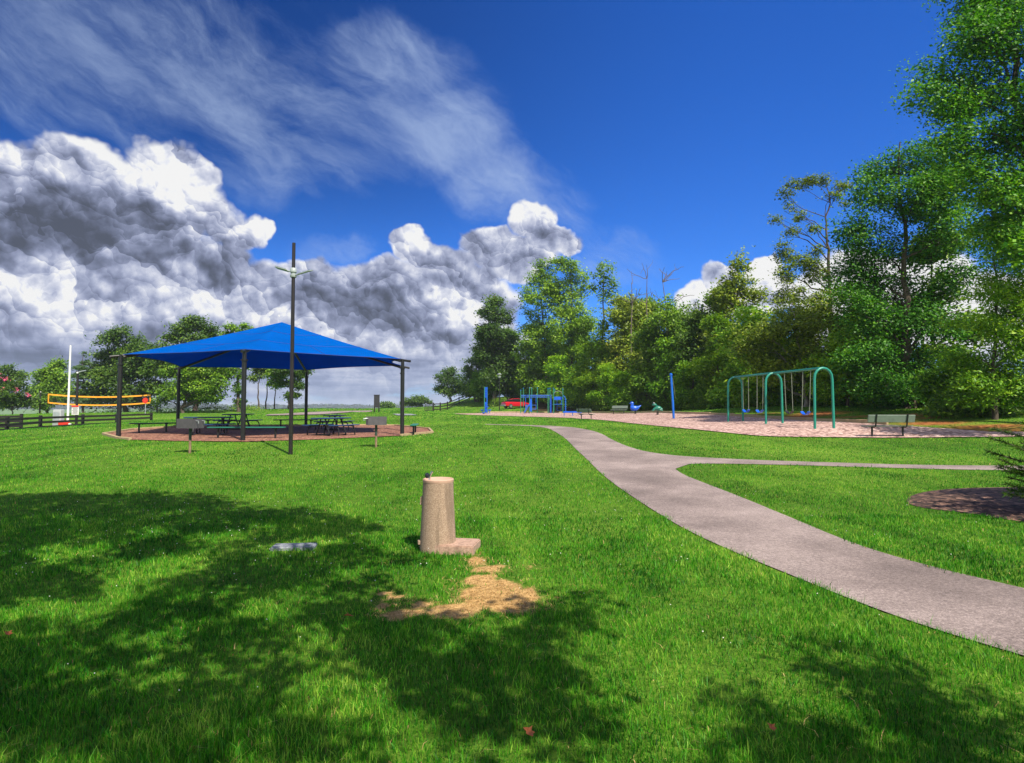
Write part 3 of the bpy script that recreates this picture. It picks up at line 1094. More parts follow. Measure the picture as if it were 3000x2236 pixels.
# ------------------------------------------------------------------ grass blades
def grass():
    rng = np.random.default_rng(11)
    zones = [(1.9, 3.6, 6000, 0.0042, 0.060), (3.6, 6.0, 4200, 0.0050, 0.052), (6.0, 9.5, 2100, 0.0072, 0.055), (9.5, 15, 900, 0.0115, 0.050), (15, 26, 270, 0.022, 0.048), (26, 50, 50, 0.055, 0.046), (50, 90, 16, 0.12, 0.05), (90, 135, 4, 0.26, 0.07)]
    Vs, N, DR = [], 0, []
    Fq, Ft = [], []
    for (y0, y1, den, w, h) in zones:
        xm = 0.90 * y1 + 3.4
        n = int(den * 2 * xm * (y1 - y0))
        X = rng.uniform(-xm, xm, n)
        Y = rng.uniform(y0, y1, n)
        k = np.abs(X) < 0.9 * Y + 3.2
        X, Y = X[k], Y[k]
        # clumpy sward
        cl = 0.5 + 0.5 * np.sin(X * 2.1 + 1.7 * np.sin(Y * 1.3)) * np.sin(Y * 2.6 + 1.2 * np.sin(X * 1.9))
        keep = rng.random(len(X)) < 0.65 + 0.35 * cl
        jx = 0.05 * np.sin(Y * 5.1) + rng.normal(0, 0.035, len(X))
        jy = 0.05 * np.sin(X * 4.7) + rng.normal(0, 0.035, len(X))
        for P_ in (PATH, BED):
            keep &= ~in_poly(X + jx, Y + jy, P_)
        for P_ in (HEX, PLAY, GRAVEL, PAD, SLABXY):
            keep &= ~in_poly(X, Y, P_)
        keep &= np.hypot(X - FX, Y - FY) > 0.2
        if y1 > 25:
            keep &= ~woods_mask(X, Y)
            keep &= spot(X, Y, CLAY) < 0.35
        X, Y, cl = X[keep], Y[keep], cl[keep]
        st = spot(X, Y, STRAW, 0.045) + 0.35 * np.sin(X * 17 + 3 * np.sin(Y * 13)) * np.sin(Y * 19 + 2 * np.sin(X * 11)) * 0.5
        dry = (rng.random(len(X)) < sstep(st, 0.08, 0.62) * 0.97) | (rng.random(len(X)) < np.where(Y < 8, 0.007, 0.003))
        Z = H(X, Y)
        n = len(X)
        hh = h * rng.uniform(0.55, 1.35, n) * (0.75 + 0.4 * cl)
        tall = rng.random(n) < 0.03
        hh = np.where(tall, hh * 1.45, hh)
        hh = np.where(st > 0.4, hh * 0.5, hh)
        ww = w * rng.uniform(0.7, 1.3, n)
        ph = rng.uniform(0, 2 * np.pi, n)
        lean = hh * np.abs(rng.normal(0.35, 0.35, n)) * np.where(dry, 2.6, 1.0)
        la = rng.uniform(0, 2 * np.pi, n)
        T = np.c_[np.cos(ph), np.sin(ph), np.zeros(n)] * (ww / 2)[:, None]
        Ld = np.c_[np.cos(la), np.sin(la), np.zeros(n)] * lean[:, None]
        B = np.c_[X, Y, Z - 0.008]
        U = np.c_[np.zeros(n), np.zeros(n), hh]
        if y0 < 9:
            m = B + U * 0.55 + Ld * 0.3
            tip = B + U * np.where(dry, 0.5, 0.95)[:, None] + Ld
            vs = np.stack([B - T, B + T, m + T * 0.8, m - T * 0.8, tip], 1)
            base = N + np.arange(n) * 5
            Fq.append(np.stack([base, base + 1, base + 2, base + 3], -1))
            Ft.append(np.stack([base + 3, base + 2, base + 4], -1))
            N += n * 5
            DR.append(np.repeat(dry, 5))
        else:
            tip = B + U + Ld * 0.7
            vs = np.stack([B - T, B + T, tip], 1)
            base = N + np.arange(n) * 3
            Ft.append(np.stack([base, base + 1, base + 2], -1))
            N += n * 3
            DR.append(np.repeat(dry, 3))
        Vs.append(vs.reshape(-1, 3))
    V = np.vstack(Vs)
    print('grass verts', len(V))
    o = mesh_np('grass', V, [np.vstack(Fq), np.vstack(Ft)], MT['grass'])
    at_ = o.data.attributes.new('dry', 'FLOAT', 'POINT')
    at_.data.foreach_set('value', np.concatenate(DR).astype(np.float32))
    tag(o, 'mown lawn grass with clover', None, None, 'stuff')


FX, FY = at(1283, 1610, 7.56)[:2]
SLABXY = [(FX - 0.02, FY - 0.22), (FX + 0.45, FY - 0.30), (FX + 0.52, FY + 0.14), (FX + 0.12, FY + 0.22)]
grass()

# clover blooms dotted over the lawn
rng = np.random.default_rng(3)
mb = MB()
cl_pts = []
for (cx, cy, s, k) in [(-4.5, 9.5, 1.6, 90), (-5.5, 7.0, 1.5, 60), (1.5, 9.5, 2.2, 90), (-1, 12, 3.5, 120), (4, 8, 2, 40), (-8, 13, 4, 140), (-3, 6, 2, 40)]:
    for _ in range(k):
        cl_pts.append((rng.normal(cx, s), rng.normal(cy, s)))
cl_pts = np.array(cl_pts)
ok = ~in_poly(cl_pts[:, 0], cl_pts[:, 1], PATH) & (cl_pts[:, 1] > 3) & ~in_poly(cl_pts[:, 0], cl_pts[:, 1], SLABXY)
cl_pts = cl_pts[ok]
zz = H(cl_pts[:, 0], cl_pts[:, 1])
for (x, y), z in zip(cl_pts, zz):
    r_ = rng.uniform(0.004, 0.0075)
    c = np.array([x, y, z + rng.uniform(0.045, 0.07)])
    mb.add([c + [r_, 0, 0], c + [-r_, 0, 0], c + [0, r_, 0], c + [0, -r_, 0], c + [0, 0, r_], c - [0, 0, r_]],
           [(0, 2, 4), (2, 1, 4), (1, 3, 4), (3, 0, 4), (2, 0, 5), (1, 2, 5), (3, 1, 5), (0, 3, 5)])
tag(mb.build('clover_flowers', MT['clover']), 'tiny white clover blooms scattered in the lawn', None, None, 'stuff')

# ------------------------------------------------------------------ trees
def crown_np(rng, blobs, n_clump, k, sig, leaf, flat=0.6, aspect=0.55):
    B = np.array([b[:6] for b in blobs], float)
    w = (B[:, 3] * B[:, 4] * B[:, 5]) ** 0.72
    w /= w.sum()
    bi = np.arange(n_clump) if n_clump == len(B) else rng.choice(len(B), n_clump, p=w)
    d = rng.normal(0, 1, (n_clump, 3))
    d /= np.linalg.norm(d, axis=1)[:, None]
    r_ = rng.random(n_clump) ** (1 / 2.6)
    C = B[bi, :3] + d * r_[:, None] * B[bi, 3:6]
    kk = np.maximum(2, rng.poisson(k, n_clump))
    idx = np.repeat(np.arange(n_clump), kk)
    n = len(idx)
    sg = sig * rng.uniform(0.6, 1.3, n_clump)[idx]
    off = rng.normal(0, 1, (n, 3)) * sg[:, None] * np.array([1, 1, flat])
    p = C[idx] + off
    nrm = d[idx] * 0.35 + np.array([0, 0, 0.40]) + SUN * 0.65 + rng.normal(0, 0.55, (n, 3))
    nrm /= np.linalg.norm(nrm, axis=1)[:, None]
    rv = rng.normal(0, 1, (n, 3))
    t = np.cross(nrm, rv)
    t /= np.linalg.norm(t, axis=1)[:, None] + 1e-9
    b = np.cross(nrm, t)
    L = leaf * rng.uniform(0.6, 1.25, n)
    t = t * (L / 2)[:, None]
    b = b * (L / 2 * aspect)[:, None]
    bend = nrm * (L * 0.10)[:, None]
    V = np.stack([p - t, p - b - bend * 0 + t * 0.15, p + t - bend, p + b + t * 0.15], 1).reshape(-1, 3)
    return V, np.arange(n * 4).reshape(-1, 4), C


def limb(mb, a, b, r0, r1, rng, bow=0.15, n=6, seg=6):
    a, b = np.array(a, float), np.array(b, float)
    L = np.linalg.norm(b - a)
    off = rng.normal(0, 1, 3) * L * bow
    pts = []
    for i in range(n + 1):
        t = i / n
        p = a * (1 - t) + b * t + off * 4 * t * (1 - t) * 0.5 + np.array([0, 0, 1]) * L * 0.10 * math.sin(math.pi * t) * 0.5
        if 0 < i < n:
            p = p + rng.normal(0, 0.018 * L, 3)
        pts.append(p)
    mb.tube(pts, list(np.linspace(r0, r1, n + 1)), seg, caps=False)
    return pts


def build_tree(name, loc, label, group, blobs, leaf, n_clump, k, sig, mat, tr, bark, seed, trunk=None, cat='tree', twigs=2, limbs=12, flat=0.6, aspect=0.55):
    rng = np.random.default_rng(seed)
    root = empty(name, loc, 0, label, cat, group)
    V, Fc, C = crown_np(rng, blobs, n_clump, k, sig, leaf, flat, aspect)
    mb = MB()
    top = max(b[2] for b in blobs)
    if trunk is None:
        tx = np.average([b[0] for b in blobs], weights=[b[3] for b in blobs])
        ty = np.average([b[1] for b in blobs], weights=[b[3] for b in blobs])
        trunk = [(0, 0, -0.4), (tx * .08, ty * .08, top * 0.15), (tx * 0.3, ty * 0.3, top * 0.4), (tx * 0.6, ty * .6, top * 0.7), (tx * 0.8, ty * .8, top)]
    T = np.array(trunk, float)
    # resample with wobble
    pts = []
    for i in range(len(T) - 1):
        for j in range(4):
            t = j / 4
            p = T[i] * (1 - t) + T[i + 1] * t
            if i + j > 0:
                p = p + rng.normal(0, tr * 0.35, 3) * [1, 1, 0]
            pts.append(p)
    pts.append(T[-1])
    n = len(pts)
    rad = [tr * (1 - 0.88 * (i / (n - 1)) ** 0.8) * (1.35 if i == 0 else 1) for i in range(n)]
    mb.tube(pts, rad, 9, caps=False)
    pz = np.array([p[2] for p in pts])
    order = sorted(range(len(blobs)), key=lambda i: -blobs[i][3])[:limbs]
    for i in order:
        b = blobs[i]
        zt = max(T[0][2] + 0.15 * top, b[2] - max(0.25 * top * 0.4, np.hypot(b[0] - 0, b[1]) * 0.6))
        j = int(np.argmin(np.abs(pz - zt)))
        r0 = max(0.02, rad[j] * 0.55)
        lp = limb(mb, pts[j], b[:3], r0, r0 * 0.3, rng)
        for _ in range(twigs):
            e = np.array(b[:3]) + rng.normal(0, 0.55, 3) * np.array(b[3:6])
            limb(mb, lp[rng.integers(3, 6)], e, r0 * 0.35, 0.012, rng, n=4, seg=4)
    mb.build('trunk', bark, root)
    mesh_np('crown', V, [Fc], mat, root)
    return root


def tree_d(name, label, base, Y, blobs, leaf, n_clump, k, sig, mat, tr=0.25, bark=None, group=None, seed=1, trunk=None, depth=1.0, cat='tree', **kw):
    """crown blobs measured as (u, v, ru, rv) at the tree's own distance, given real depth"""
    rng = np.random.default_rng(seed + 100)
    u0 = base[0] * KD
    g = stand(u0, Y)
    s = KD * Y / F
    bl = []
    for (u, v, ru, rv) in blobs:
        p = at(u * KD, v * KD, Y)
        r_ = ru * s
        dy = rng.uniform(-0.8, 0.8) * r_ * depth
        bl.append((p[0] - g[0], dy, p[2] - g[2], r_, r_ * 0.9 * depth, rv * s))
    sat = []
    for b in bl:
        for _ in range(5):
            dd = rng.normal(0, 1, 3)
            dd[1] *= 0.6
            dd /= np.linalg.norm(dd)
            q = rng.uniform(0.18, 0.45)
            rr = rng.uniform(0.8, 1.25)
            sat.append((b[0] + dd[0] * b[3] * rr, b[1] + dd[1] * b[4] * rr, max(0.8, b[2] + dd[2] * b[5] * rr), b[3] * q, b[4] * q, b[5] * q * 0.9))
    bl = bl + sat
    tk = None
    if trunk:
        tk = [(0, 0, -0.4)]
        for (u, v) in trunk:
            p = at(u * KD, v * KD, Y)
            tk.append((p[0] - g[0], 0, p[2] - g[2]))
    return build_tree(name, g, label, group, bl, leaf, n_clump, k, sig, mat, tr, bark or MT['bark'], seed, tk, cat, **kw)

# ---- tall trees at the edge of the wood on the right
tree_d('oak_tree', 'huge broad oak whose top leaves the frame, highest tree of all', (2275, 938), 26,
       [(2190, 60, 100, 75), (2100, 95, 60, 55), (2060, 150, 55, 45), (2030, 210, 45, 32), (1998, 202, 26, 20), (2150, 180, 90, 60), (2065, 258, 34, 24), (2125, 290, 75, 40), (2210, 300, 95, 80),
        (2290, 150, 110, 110), (2300, 350, 100, 110), (2205, 415, 70, 40), (2260, 520, 60, 60), (2165, 25, 45, 35), (2230, -60, 110, 80), (2300, -40, 60, 70), (2190, 480, 45, 25), (2120, 390, 60, 40), (2080, 330, 50, 26), (2140, 440, 60, 36), (2060, 300, 20, 12), (2190, 520, 70, 34), (2225, 470, 60, 50), (2150, 490, 40, 20)],
       0.17, 2000, 40, 0.37, MT['leafE'], 0.40, seed=21, limbs=16, twigs=3)
tree_d('oak_tree', 'broad dark green oak with open lower crown behind the grey park bench', (1965, 905), 37,
       [(1945, 352, 50, 32), (2005, 370, 55, 40), (1892, 425, 48, 40), (1960, 445, 75, 45), (2050, 430, 60, 50), (1852, 505, 45, 40), (1925, 535, 75, 45), (2015, 520, 65, 45), (1870, 585, 55, 40),
        (1955, 615, 70, 40), (2045, 605, 40, 30), (1838, 640, 35, 26), (1900, 690, 70, 36), (1985, 710, 60, 38), (1930, 780, 75, 40), (2010, 790, 50, 40), (1868, 770, 48, 34), (1990, 322, 24, 14), (2080, 380, 40, 30), (1890, 840, 60, 36), (1980, 850, 60, 36)],
       0.20, 1750, 38, 0.42, MT['leafE'], 0.34, seed=22, limbs=16, twigs=3)
tree_d('locust_tree', 'near feathery tree with long drooping bright leaves beside the oak', (2150, 920), 28.5,
       [(2195, 545, 50, 40), (2130, 640, 45, 22), (2205, 650, 50, 50), (2140, 705, 40, 22), (2190, 745, 50, 40), (2095, 770, 42, 20), (2165, 800, 55, 30), (2105, 835, 45, 22), (2200, 850, 50, 40), (2240, 750, 60, 100), (2110, 865, 40, 18), (2225, 600, 50, 60), (2160, 600, 30, 24), (2070, 705, 34, 16), (2220, 680, 50, 60), (2215, 830, 55, 34)],
       0.20, 2000, 17, 0.28, MT['leafB'], 0.15, seed=23, limbs=12, twigs=3, aspect=0.36)
tree_d('gnarled_tree', 'thin gnarled tree with crooked bare limbs and sparse tufts against blue sky', (1790, 905), 47,
       [(1726, 396, 20, 11), (1704, 418, 16, 10), (1783, 383, 22, 10), (1755, 388, 14, 8), (1826, 402, 20, 9), (1715, 443, 13, 9), (1801, 425, 13, 8), (1680, 476, 15, 9), (1711, 504, 17, 10), (1733, 470, 13, 11), (1762, 496, 14, 9),
        (1822, 445, 10, 6), (1708, 550, 26, 16), (1738, 570, 26, 16), (1768, 545, 16, 10), (1701, 595, 26, 18), (1760, 595, 26, 18), (1712, 638, 34, 18), (1770, 650, 30, 18), (1690, 530, 12, 8)],
       0.20, 900, 13, 0.24, MT['leafC'], 0.20, seed=24, trunk=[(1798, 780), (1796, 640), (1794, 540), (1788, 498), (1798, 440), (1790, 400)], limbs=20, twigs=2, depth=0.7)
tree_d('olive_tree', 'low wide olive green tree with pale dead branches behind the swings', (1745, 903), 44,
       [(1730, 665, 48, 24), (1785, 690, 44, 30), (1700, 700, 55, 28), (1650, 722, 44, 24), (1760, 750, 55, 36), (1680, 760, 55, 36), (1630, 755, 40, 24), (1720, 800, 55, 30), (1790, 790, 40, 36), (1660, 810, 40, 30)],
       0.22, 1500, 15, 0.34, MT['leafC'], 0.20, bark=MT['palebark'], seed=25, limbs=10, twigs=4)
tree_d('sapling_tree', 'bright bushy sapling low between the oak and the feathery tree', (2075, 905), 33,
       [(2075, 800, 44, 24), (2050, 840, 40, 26), (2110, 840, 44, 26), (2080, 875, 56, 22), (2140, 870, 40, 24)],
       0.20, 900, 15, 0.30, MT['leafB'], 0.10, seed=57)
tree_d('sapling_tree', 'bright green young tree in the gap beside the swing set', (1835, 905), 41,
       [(1830, 740, 44, 26), (1800, 790, 40, 36), (1850, 790, 50, 36), (1820, 840, 50, 30), (1870, 845, 40, 30)],
       0.22, 900, 15, 0.32, MT['leafB'], 0.12, seed=26)
# ---- the wood along the back of the playground
tree_d('pointed_tree', 'pointed layered tree in front of the bright white cloud', (1600, 890), 62,
       [(1597, 556, 13, 14), (1598, 580, 20, 16), (1585, 608, 30, 14), (1612, 622, 36, 16), (1560, 642, 26, 12), (1640, 640, 24, 12), (1598, 655, 40, 20), (1590, 700, 56, 28), (1630, 720, 44, 26), (1560, 735, 50, 30), (1600, 780, 56, 30), (1560, 812, 46, 30), (1640, 810, 46, 30)],
       0.34, 1350, 13, 0.42, MT['leafC'], 0.20, seed=27, depth=0.9)
tree_d('cedar_tree', 'dark pointed cedar between the pointed tree and a dead snag', (1510, 890), 66,
       [(1508, 668, 12, 14), (1505, 690, 22, 18), (1520, 712, 30, 18), (1500, 735, 36, 22), (1515, 770, 42, 26), (1500, 805, 44, 30), (1520, 840, 40, 26)],
       0.32, 1050, 13, 0.40, MT['leafD'], 0.2, seed=28)
tree_d('round_tree', 'rounded mid green tree below the leafless snag', (1445, 890), 70,
       [(1450, 668, 24, 18), (1432, 695, 32, 24), (1465, 715, 32, 26), (1440, 750, 44, 34), (1460, 790, 42, 36), (1430, 825, 42, 30)],
       0.36, 1080, 13, 0.45, MT['leafA'], 0.2, seed=29)
tree_d('slender_tree', 'very tall slender tree with a narrow crown above bare trunk', (1305, 890), 88,
       [(1308, 574, 13, 14), (1301, 592, 19, 15), (1316, 607, 20, 14), (1293, 622, 13, 11), (1322, 628, 15, 11), (1308, 642, 17, 12), (1330, 612, 8, 8), (1300, 675, 12, 10), (1305, 705, 18, 16), (1300, 745, 28, 26), (1310, 790, 34, 32), (1300, 835, 36, 28)],
       0.40, 560, 12, 0.42, MT['leafA'], 0.22, seed=30, trunk=[(1305, 800), (1306, 690), (1307, 620), (1308, 570)])
tree_d('poplar_tree', 'tallest rounded crown at the left end of the wood, twin with its neighbour', (1185, 884), 110,
       [(1180, 578, 24, 17), (1164, 604, 26, 20), (1192, 620, 28, 22), (1146, 640, 22, 16), (1182, 655, 34, 24), (1138, 672, 15, 12), (1170, 700, 36, 28), (1150, 740, 40, 30), (1180, 780, 40, 34), (1150, 820, 40, 30)],
       0.44, 1530, 13, 0.50, MT['leafA'], 0.30, seed=31)
tree_d('poplar_tree', 'tall rounded crown with side tufts standing right against the tallest one', (1238, 885), 106,
       [(1228, 580, 26, 17), (1246, 598, 22, 18), (1218, 622, 30, 24), (1256, 636, 20, 16), (1271, 620, 11, 8), (1232, 665, 38, 28), (1222, 710, 40, 32), (1250, 750, 38, 34), (1230, 800, 42, 36), (1262, 700, 22, 18)],
       0.44, 1530, 13, 0.50, MT['leafA'], 0.30, seed=32)
tree_d('bushy_tree', 'yellowish bushy tree right of the slender tall tree', (1362, 890), 84,
       [(1358, 650, 24, 18), (1342, 680, 28, 22), (1382, 700, 28, 24), (1358, 735, 40, 32), (1395, 668, 18, 14), (1372, 785, 44, 36), (1340, 820, 40, 32), (1405, 740, 24, 26)],
       0.40, 1312, 13, 0.46, MT['leafC'], 0.22, seed=33)
tree_d('dark_tree', 'dark dense tree on the hill behind the street lamp', (1070, 874), 113,
       [(1070, 650, 20, 14), (1060, 675, 24, 20), (1085, 688, 22, 18), (1046, 718, 13, 14), (1066, 725, 30, 26), (1090, 740, 26, 24), (1058, 770, 26, 26), (1092, 795, 30, 26), (1046, 765, 12, 14), (1070, 815, 28, 22)],
       0.46, 1615, 14, 0.50, MT['leafD'], 0.45, seed=34)
tree_d('dark_tree', 'small dark tree sloping down the hill beside the dark dense tree', (1030, 868), 126,
       [(1036, 782, 18, 13), (1016, 806, 15, 15), (1040, 820, 24, 20), (1020, 842, 22, 14), (1048, 845, 22, 14)],
       0.46, 720, 13, 0.50, MT['leafD'], 0.35, seed=35)
tree_d('hill_tree', 'round lone tree on the hill crest above the rail fence', (975, 868), 150,
       [(976, 806, 15, 9), (964, 822, 17, 13), (992, 826, 16, 14), (972, 845, 22, 12), (1004, 842, 13, 12), (958, 842, 10, 8)],
       0.52, 520, 13, 0.55, MT['leafD'], 0.35, seed=36)
tree_d('small_far_tree', 'low round far tree left of the black shelter post', (838, 883), 200, [(838, 877, 12, 5.5), (830, 880, 6, 4), (846, 878, 7, 5)], 0.6, 160, 12, 0.5, MT['leafD'], 0.2, seed=37)
tree_d('small_far_tree', 'wide far tree peeping out beyond the shelter post', (905, 880), 180, [(902, 865, 15, 6), (885, 871, 11, 6), (920, 868, 10, 6), (874, 874, 8, 5), (905, 874, 12, 5)], 0.6, 260, 12, 0.6, MT['leafD'], 0.25, seed=38)

# ---- trees behind the volleyball court on the left
tree_d('crepe_myrtle', 'crepe myrtle with pink blossoms at the left edge', (28, 898), 84,
       [(25, 806, 24, 16), (8, 828, 22, 18), (46, 828, 18, 18), (28, 850, 28, 16), (-12, 840, 20, 24), (60, 845, 10, 10), (25, 868, 34, 14), (5, 875, 26, 12), (50, 872, 16, 10)], 0.30, 832, 14, 0.34, MT['leafD'], 0.10, seed=39)
_cm = [o for o in bpy.data.objects if o.name == 'crepe_myrtle'][0]
rng = np.random.default_rng(2)
bv = []
for (u, v) in [(2, 812), (14, 822), (6, 842), (36, 845), (62, 853), (-8, 830)]:
    p = at(u * KD, v * KD, 82.4) - np.array(_cm.location)
    bv.append((p[0], p[1], p[2], 0.34, 0.25, 0.42))
Vb, Fb, _ = crown_np(rng, bv, 42, 8, 0.12, 0.16)
mesh_np('blossom', Vb, [Fb], MT['pink'], _cm)
tree_d('maple_tree', 'mid green tree between the crepe myrtle and the white boom', (105, 893), 96,
       [(126, 790, 11, 10), (110, 800, 15, 12), (95, 815, 17, 14), (136, 818, 15, 13), (112, 843, 30, 20), (84, 848, 15, 14), (132, 862, 22, 14), (100, 868, 24, 12), (150, 845, 12, 14)], 0.40, 992, 14, 0.45, MT['leafA'], 0.25, seed=40)
tree_d('spruce_tree', 'narrow spiky spruce between white boom and dark broad tree', (180, 893), 91,
       [(182, 768, 3, 8), (181, 784, 8, 6), (182, 798, 12, 6), (180, 814, 15, 7), (180, 832, 16, 8), (178, 850, 17, 9), (180, 868, 14, 8)], 0.38, 588, 11, 0.22, MT['needle'], 0.2, seed=41, flat=0.35, aspect=0.3)
tree_d('broad_tree', 'broad dark tree behind the left side of the volleyball net', (272, 894), 93,
       [(268, 720, 20, 11), (246, 738, 24, 15), (290, 742, 24, 15), (226, 768, 24, 17), (270, 775, 40, 22), (208, 806, 26, 18), (300, 798, 28, 20), (250, 825, 40, 22), (288, 848, 32, 18), (216, 848, 24, 15), (326, 760, 20, 15), (318, 835, 18, 16), (345, 778, 18, 16), (240, 862, 36, 14), (290, 868, 30, 12), (205, 868, 20, 12), (262, 800, 50, 24), (310, 770, 30, 20)],
       0.42, 2250, 14, 0.48, MT['leafD'], 0.40, seed=42)
tree_d('broad_tree', 'biggest tree behind the blue canopy, its crown rising above the cloth', (425, 891), 91,
       [(425, 699, 22, 12), (450, 714, 18, 12), (395, 712, 24, 15), (368, 732, 19, 13), (430, 738, 45, 22), (472, 742, 16, 12), (358, 766, 26, 18), (412, 776, 45, 22), (470, 772, 24, 16), (350, 800, 24, 16), (345, 835, 22, 18), (430, 812, 46, 24), (480, 800, 26, 20), (410, 850, 50, 18)],
       0.42, 1995, 14, 0.48, MT['leafD'], 0.42, seed=43)
tree_d('linden_tree', 'lower light green tree seen under the canopy with visible trunks', (395, 892), 86,
       [(378, 800, 26, 17), (420, 800, 26, 17), (460, 792, 24, 17), (480, 830, 22, 15), (440, 838, 26, 17), (380, 848, 24, 16), (420, 862, 26, 10), (492, 800, 16, 15), (346, 868, 16, 9), (400, 826, 22, 14), (470, 858, 18, 10)],
       0.36, 1092, 13, 0.40, MT['leafA'], 0.28, seed=44)
tree_d('vine_clad_tree', 'bare trunk wrapped in ivy with a thin flat top', (517, 889), 88,
       [(500, 709, 14, 6), (530, 705, 8, 6), (518, 716, 16, 5), (543, 712, 6, 5), (515, 785, 6, 13), (519, 812, 7, 13), (515, 842, 8, 13), (516, 868, 11, 10), (532, 790, 4, 10), (490, 722, 10, 6)],
       0.34, 330, 12, 0.24, MT['leafA'], 0.26, seed=45, trunk=[(516, 840), (517, 770), (515, 720), (518, 704)])
tree_d('thin_tree', 'thin leaning tree with sparse leaves under the canopy edge', (562, 887), 100, [(556, 800, 13, 9), (550, 818, 13, 8), (570, 812, 8, 7), (562, 790, 16, 6)], 0.38, 150, 11, 0.32, MT['leafD'], 0.16, seed=46, trunk=[(558, 850), (562, 815), (560, 790)])
tree_d('thin_tree', 'slim straight trunk, second of the row under the canopy', (575, 886), 102, [(580, 792, 14, 8), (574, 802, 8, 7), (588, 806, 9, 7)], 0.38, 120, 11, 0.30, MT['leafD'], 0.14, seed=47, trunk=[(578, 850), (580, 815), (581, 790)])
tree_d('yellow_green_tree', 'small yellow green tree just left of the light pole', (594, 886), 100, [(595, 815, 14, 12), (611, 812, 13, 10), (590, 832, 13, 7), (604, 832, 10, 7), (600, 800, 18, 8)], 0.38, 260, 12, 0.32, MT['leafB'], 0.14, seed=48)
tree_d('spreading_tree', 'dark flat crowned tree just right of the light pole', (624, 886), 99, [(620, 803, 26, 9), (645, 812, 16, 11), (664, 806, 12, 7), (628, 830, 20, 8), (630, 856, 15, 7), (650, 835, 14, 8), (655, 795, 16, 7)], 0.38, 546, 12, 0.34, MT['leafD'], 0.16, seed=49)


# ---- leafless snags
def snag(base, Y, pts, label, seed, twig=7):
    rng = np.random.default_rng(seed)
    g = stand(base[0] * KD, Y)
    root = empty('dead_tree', g, 0, label, 'dead tree')
    T = [np.array([0, 0, -0.3])] + [at(u * KD, v * KD, Y) - g for u, v in pts]
    mb = MB()
    mb.tube(T, list(np.linspace(0.12, 0.03, len(T))), 7, caps=False)
    mb.build('trunk', MT['snagbark'], root)
    mb = MB()
    for i in range(twig):
        k = rng.integers(len(T) // 2, len(T))
        a = T[k] * 0.9 + T[k - 1] * 0.1
        e = a + np.array([rng.normal(0, 1.3), rng.normal(0, 1.0), rng.uniform(0.4, 2.2)])
        lp = limb(mb, a, e, 0.05, 0.02, rng, n=5, seg=5)
        limb(mb, lp[3], lp[3] + rng.normal(0, 0.6, 3) + [0, 0, 0.5], 0.025, 0.015, rng, n=3, seg=4)
    mb.build('branch', MT['snagbark'], root)


snag((1368, 890), 82, [(1366, 720), (1369, 650), (1367, 612)], 'bare snag with short twigs, shortest of the three on the skyline', 61)
snag((1400, 890), 80, [(1402, 720), (1399, 650), (1401, 598)], 'straight bare snag standing highest over the wood', 62, 6)
snag((1440, 890), 74, [(1444, 740), (1441, 660), (1434, 606)], 'forked dead tree with many grey branches by the white cloud', 63, 12)
snag((1262, 880), 190, [(1262 - 329, 872), (1262 - 330, 865)], 'tiny bare stump of a tree on the far crest', 64, 5) if False else None


# ---- trees that make up the body of the wood: a few kinds, copied
def wood_proto(seed, mat, h, w):
    rng = np.random.default_rng(seed)
    bl = []
    for i in range(20):
        t = rng.uniform(0.10, 0.96)
        env = w * (0.35 + 0.65 * math.sin(math.pi * min(1, (0.12 + t) ** 0.9)))
        a = rng.uniform(0, 6.28)
        r_ = env * math.sqrt(rng.random()) * 0.75
        s = rng.uniform(0.20, 0.36) * w
        bl.append((r_ * math.cos(a), r_ * math.sin(a), t * h, s, s, s * 0.75))
    return build_tree('woodland_tree', (0, 0, 0), WOODL, 'trees massed in the wood behind the playground', bl, 0.34, 900, 13, 0.42, mat, 0.2, MT['bark'], seed)


WOODL = 'leafy tree packed into the green wood behind the playground'
protos = [wood_proto(71, MT['leafA'], 11, 3.6), wood_proto(72, MT['leafB'], 8, 3.4), wood_proto(73, MT['leafA'], 9.5, 3.6), wood_proto(74, MT['leafA'], 14, 3.8), wood_proto(75, MT['leafB'], 6, 3.2)]
rng = np.random.default_rng(77)
spots = []
edge_line = [(1500, 126), (1600, 110), (1700, 93), (1800, 79), (1900, 71), (2000, 63.5), (2100, 56), (2200, 51), (2300, 47.5), (2400, 44.5), (2500, 42), (2600, 40), (2700, 38.5), (2800, 36), (2900, 33)]


def edge_Y(u):
    us, ys = zip(*edge_line)
    return float(np.interp(u, us, ys))


u = 1530
while u < 2790:
    spots.append((u + rng.uniform(-12, 12), edge_Y(u) + rng.uniform(0.5, 3.0), 1, rng.uniform(0.75, 1.1)))
    u += px(1, 1) and 4.3 * F / edge_Y(u) * rng.uniform(0.5, 0.72)
u = 1500
while u < 2150:
    spots.append((u, edge_Y(u) + rng.uniform(8, 16), 2, rng.uniform(0.9, 1.15)))
    u += 5.0 * F / edge_Y(u) * rng.uniform(0.7, 1.0)
for u, s in ((1655, 1.1), (1690, 1.0), (1725, .85), (1762, .75), (1800, .85), (1838, 1.05), (1872, 1.1), (1905, 1.05), (1945, .95), (1985, .85), (2020, .85), (2060, .8), (2110, .8)):
    spots.append((u, edge_Y(u) + rng.uniform(10, 15), 3, s))
u = 1420
while u < 1640:
    spots.append((u, 125 + rng.uniform(-6, 8), 2, rng.uniform(0.8, 1.1)))
    u += 34
for u in (1400, 1425, 1450, 1478, 1500, 1530, 1560):
    spots.append((u, 128 + rng.uniform(-3, 4), 1, rng.uniform(0.8, 1.0)))
used = set()
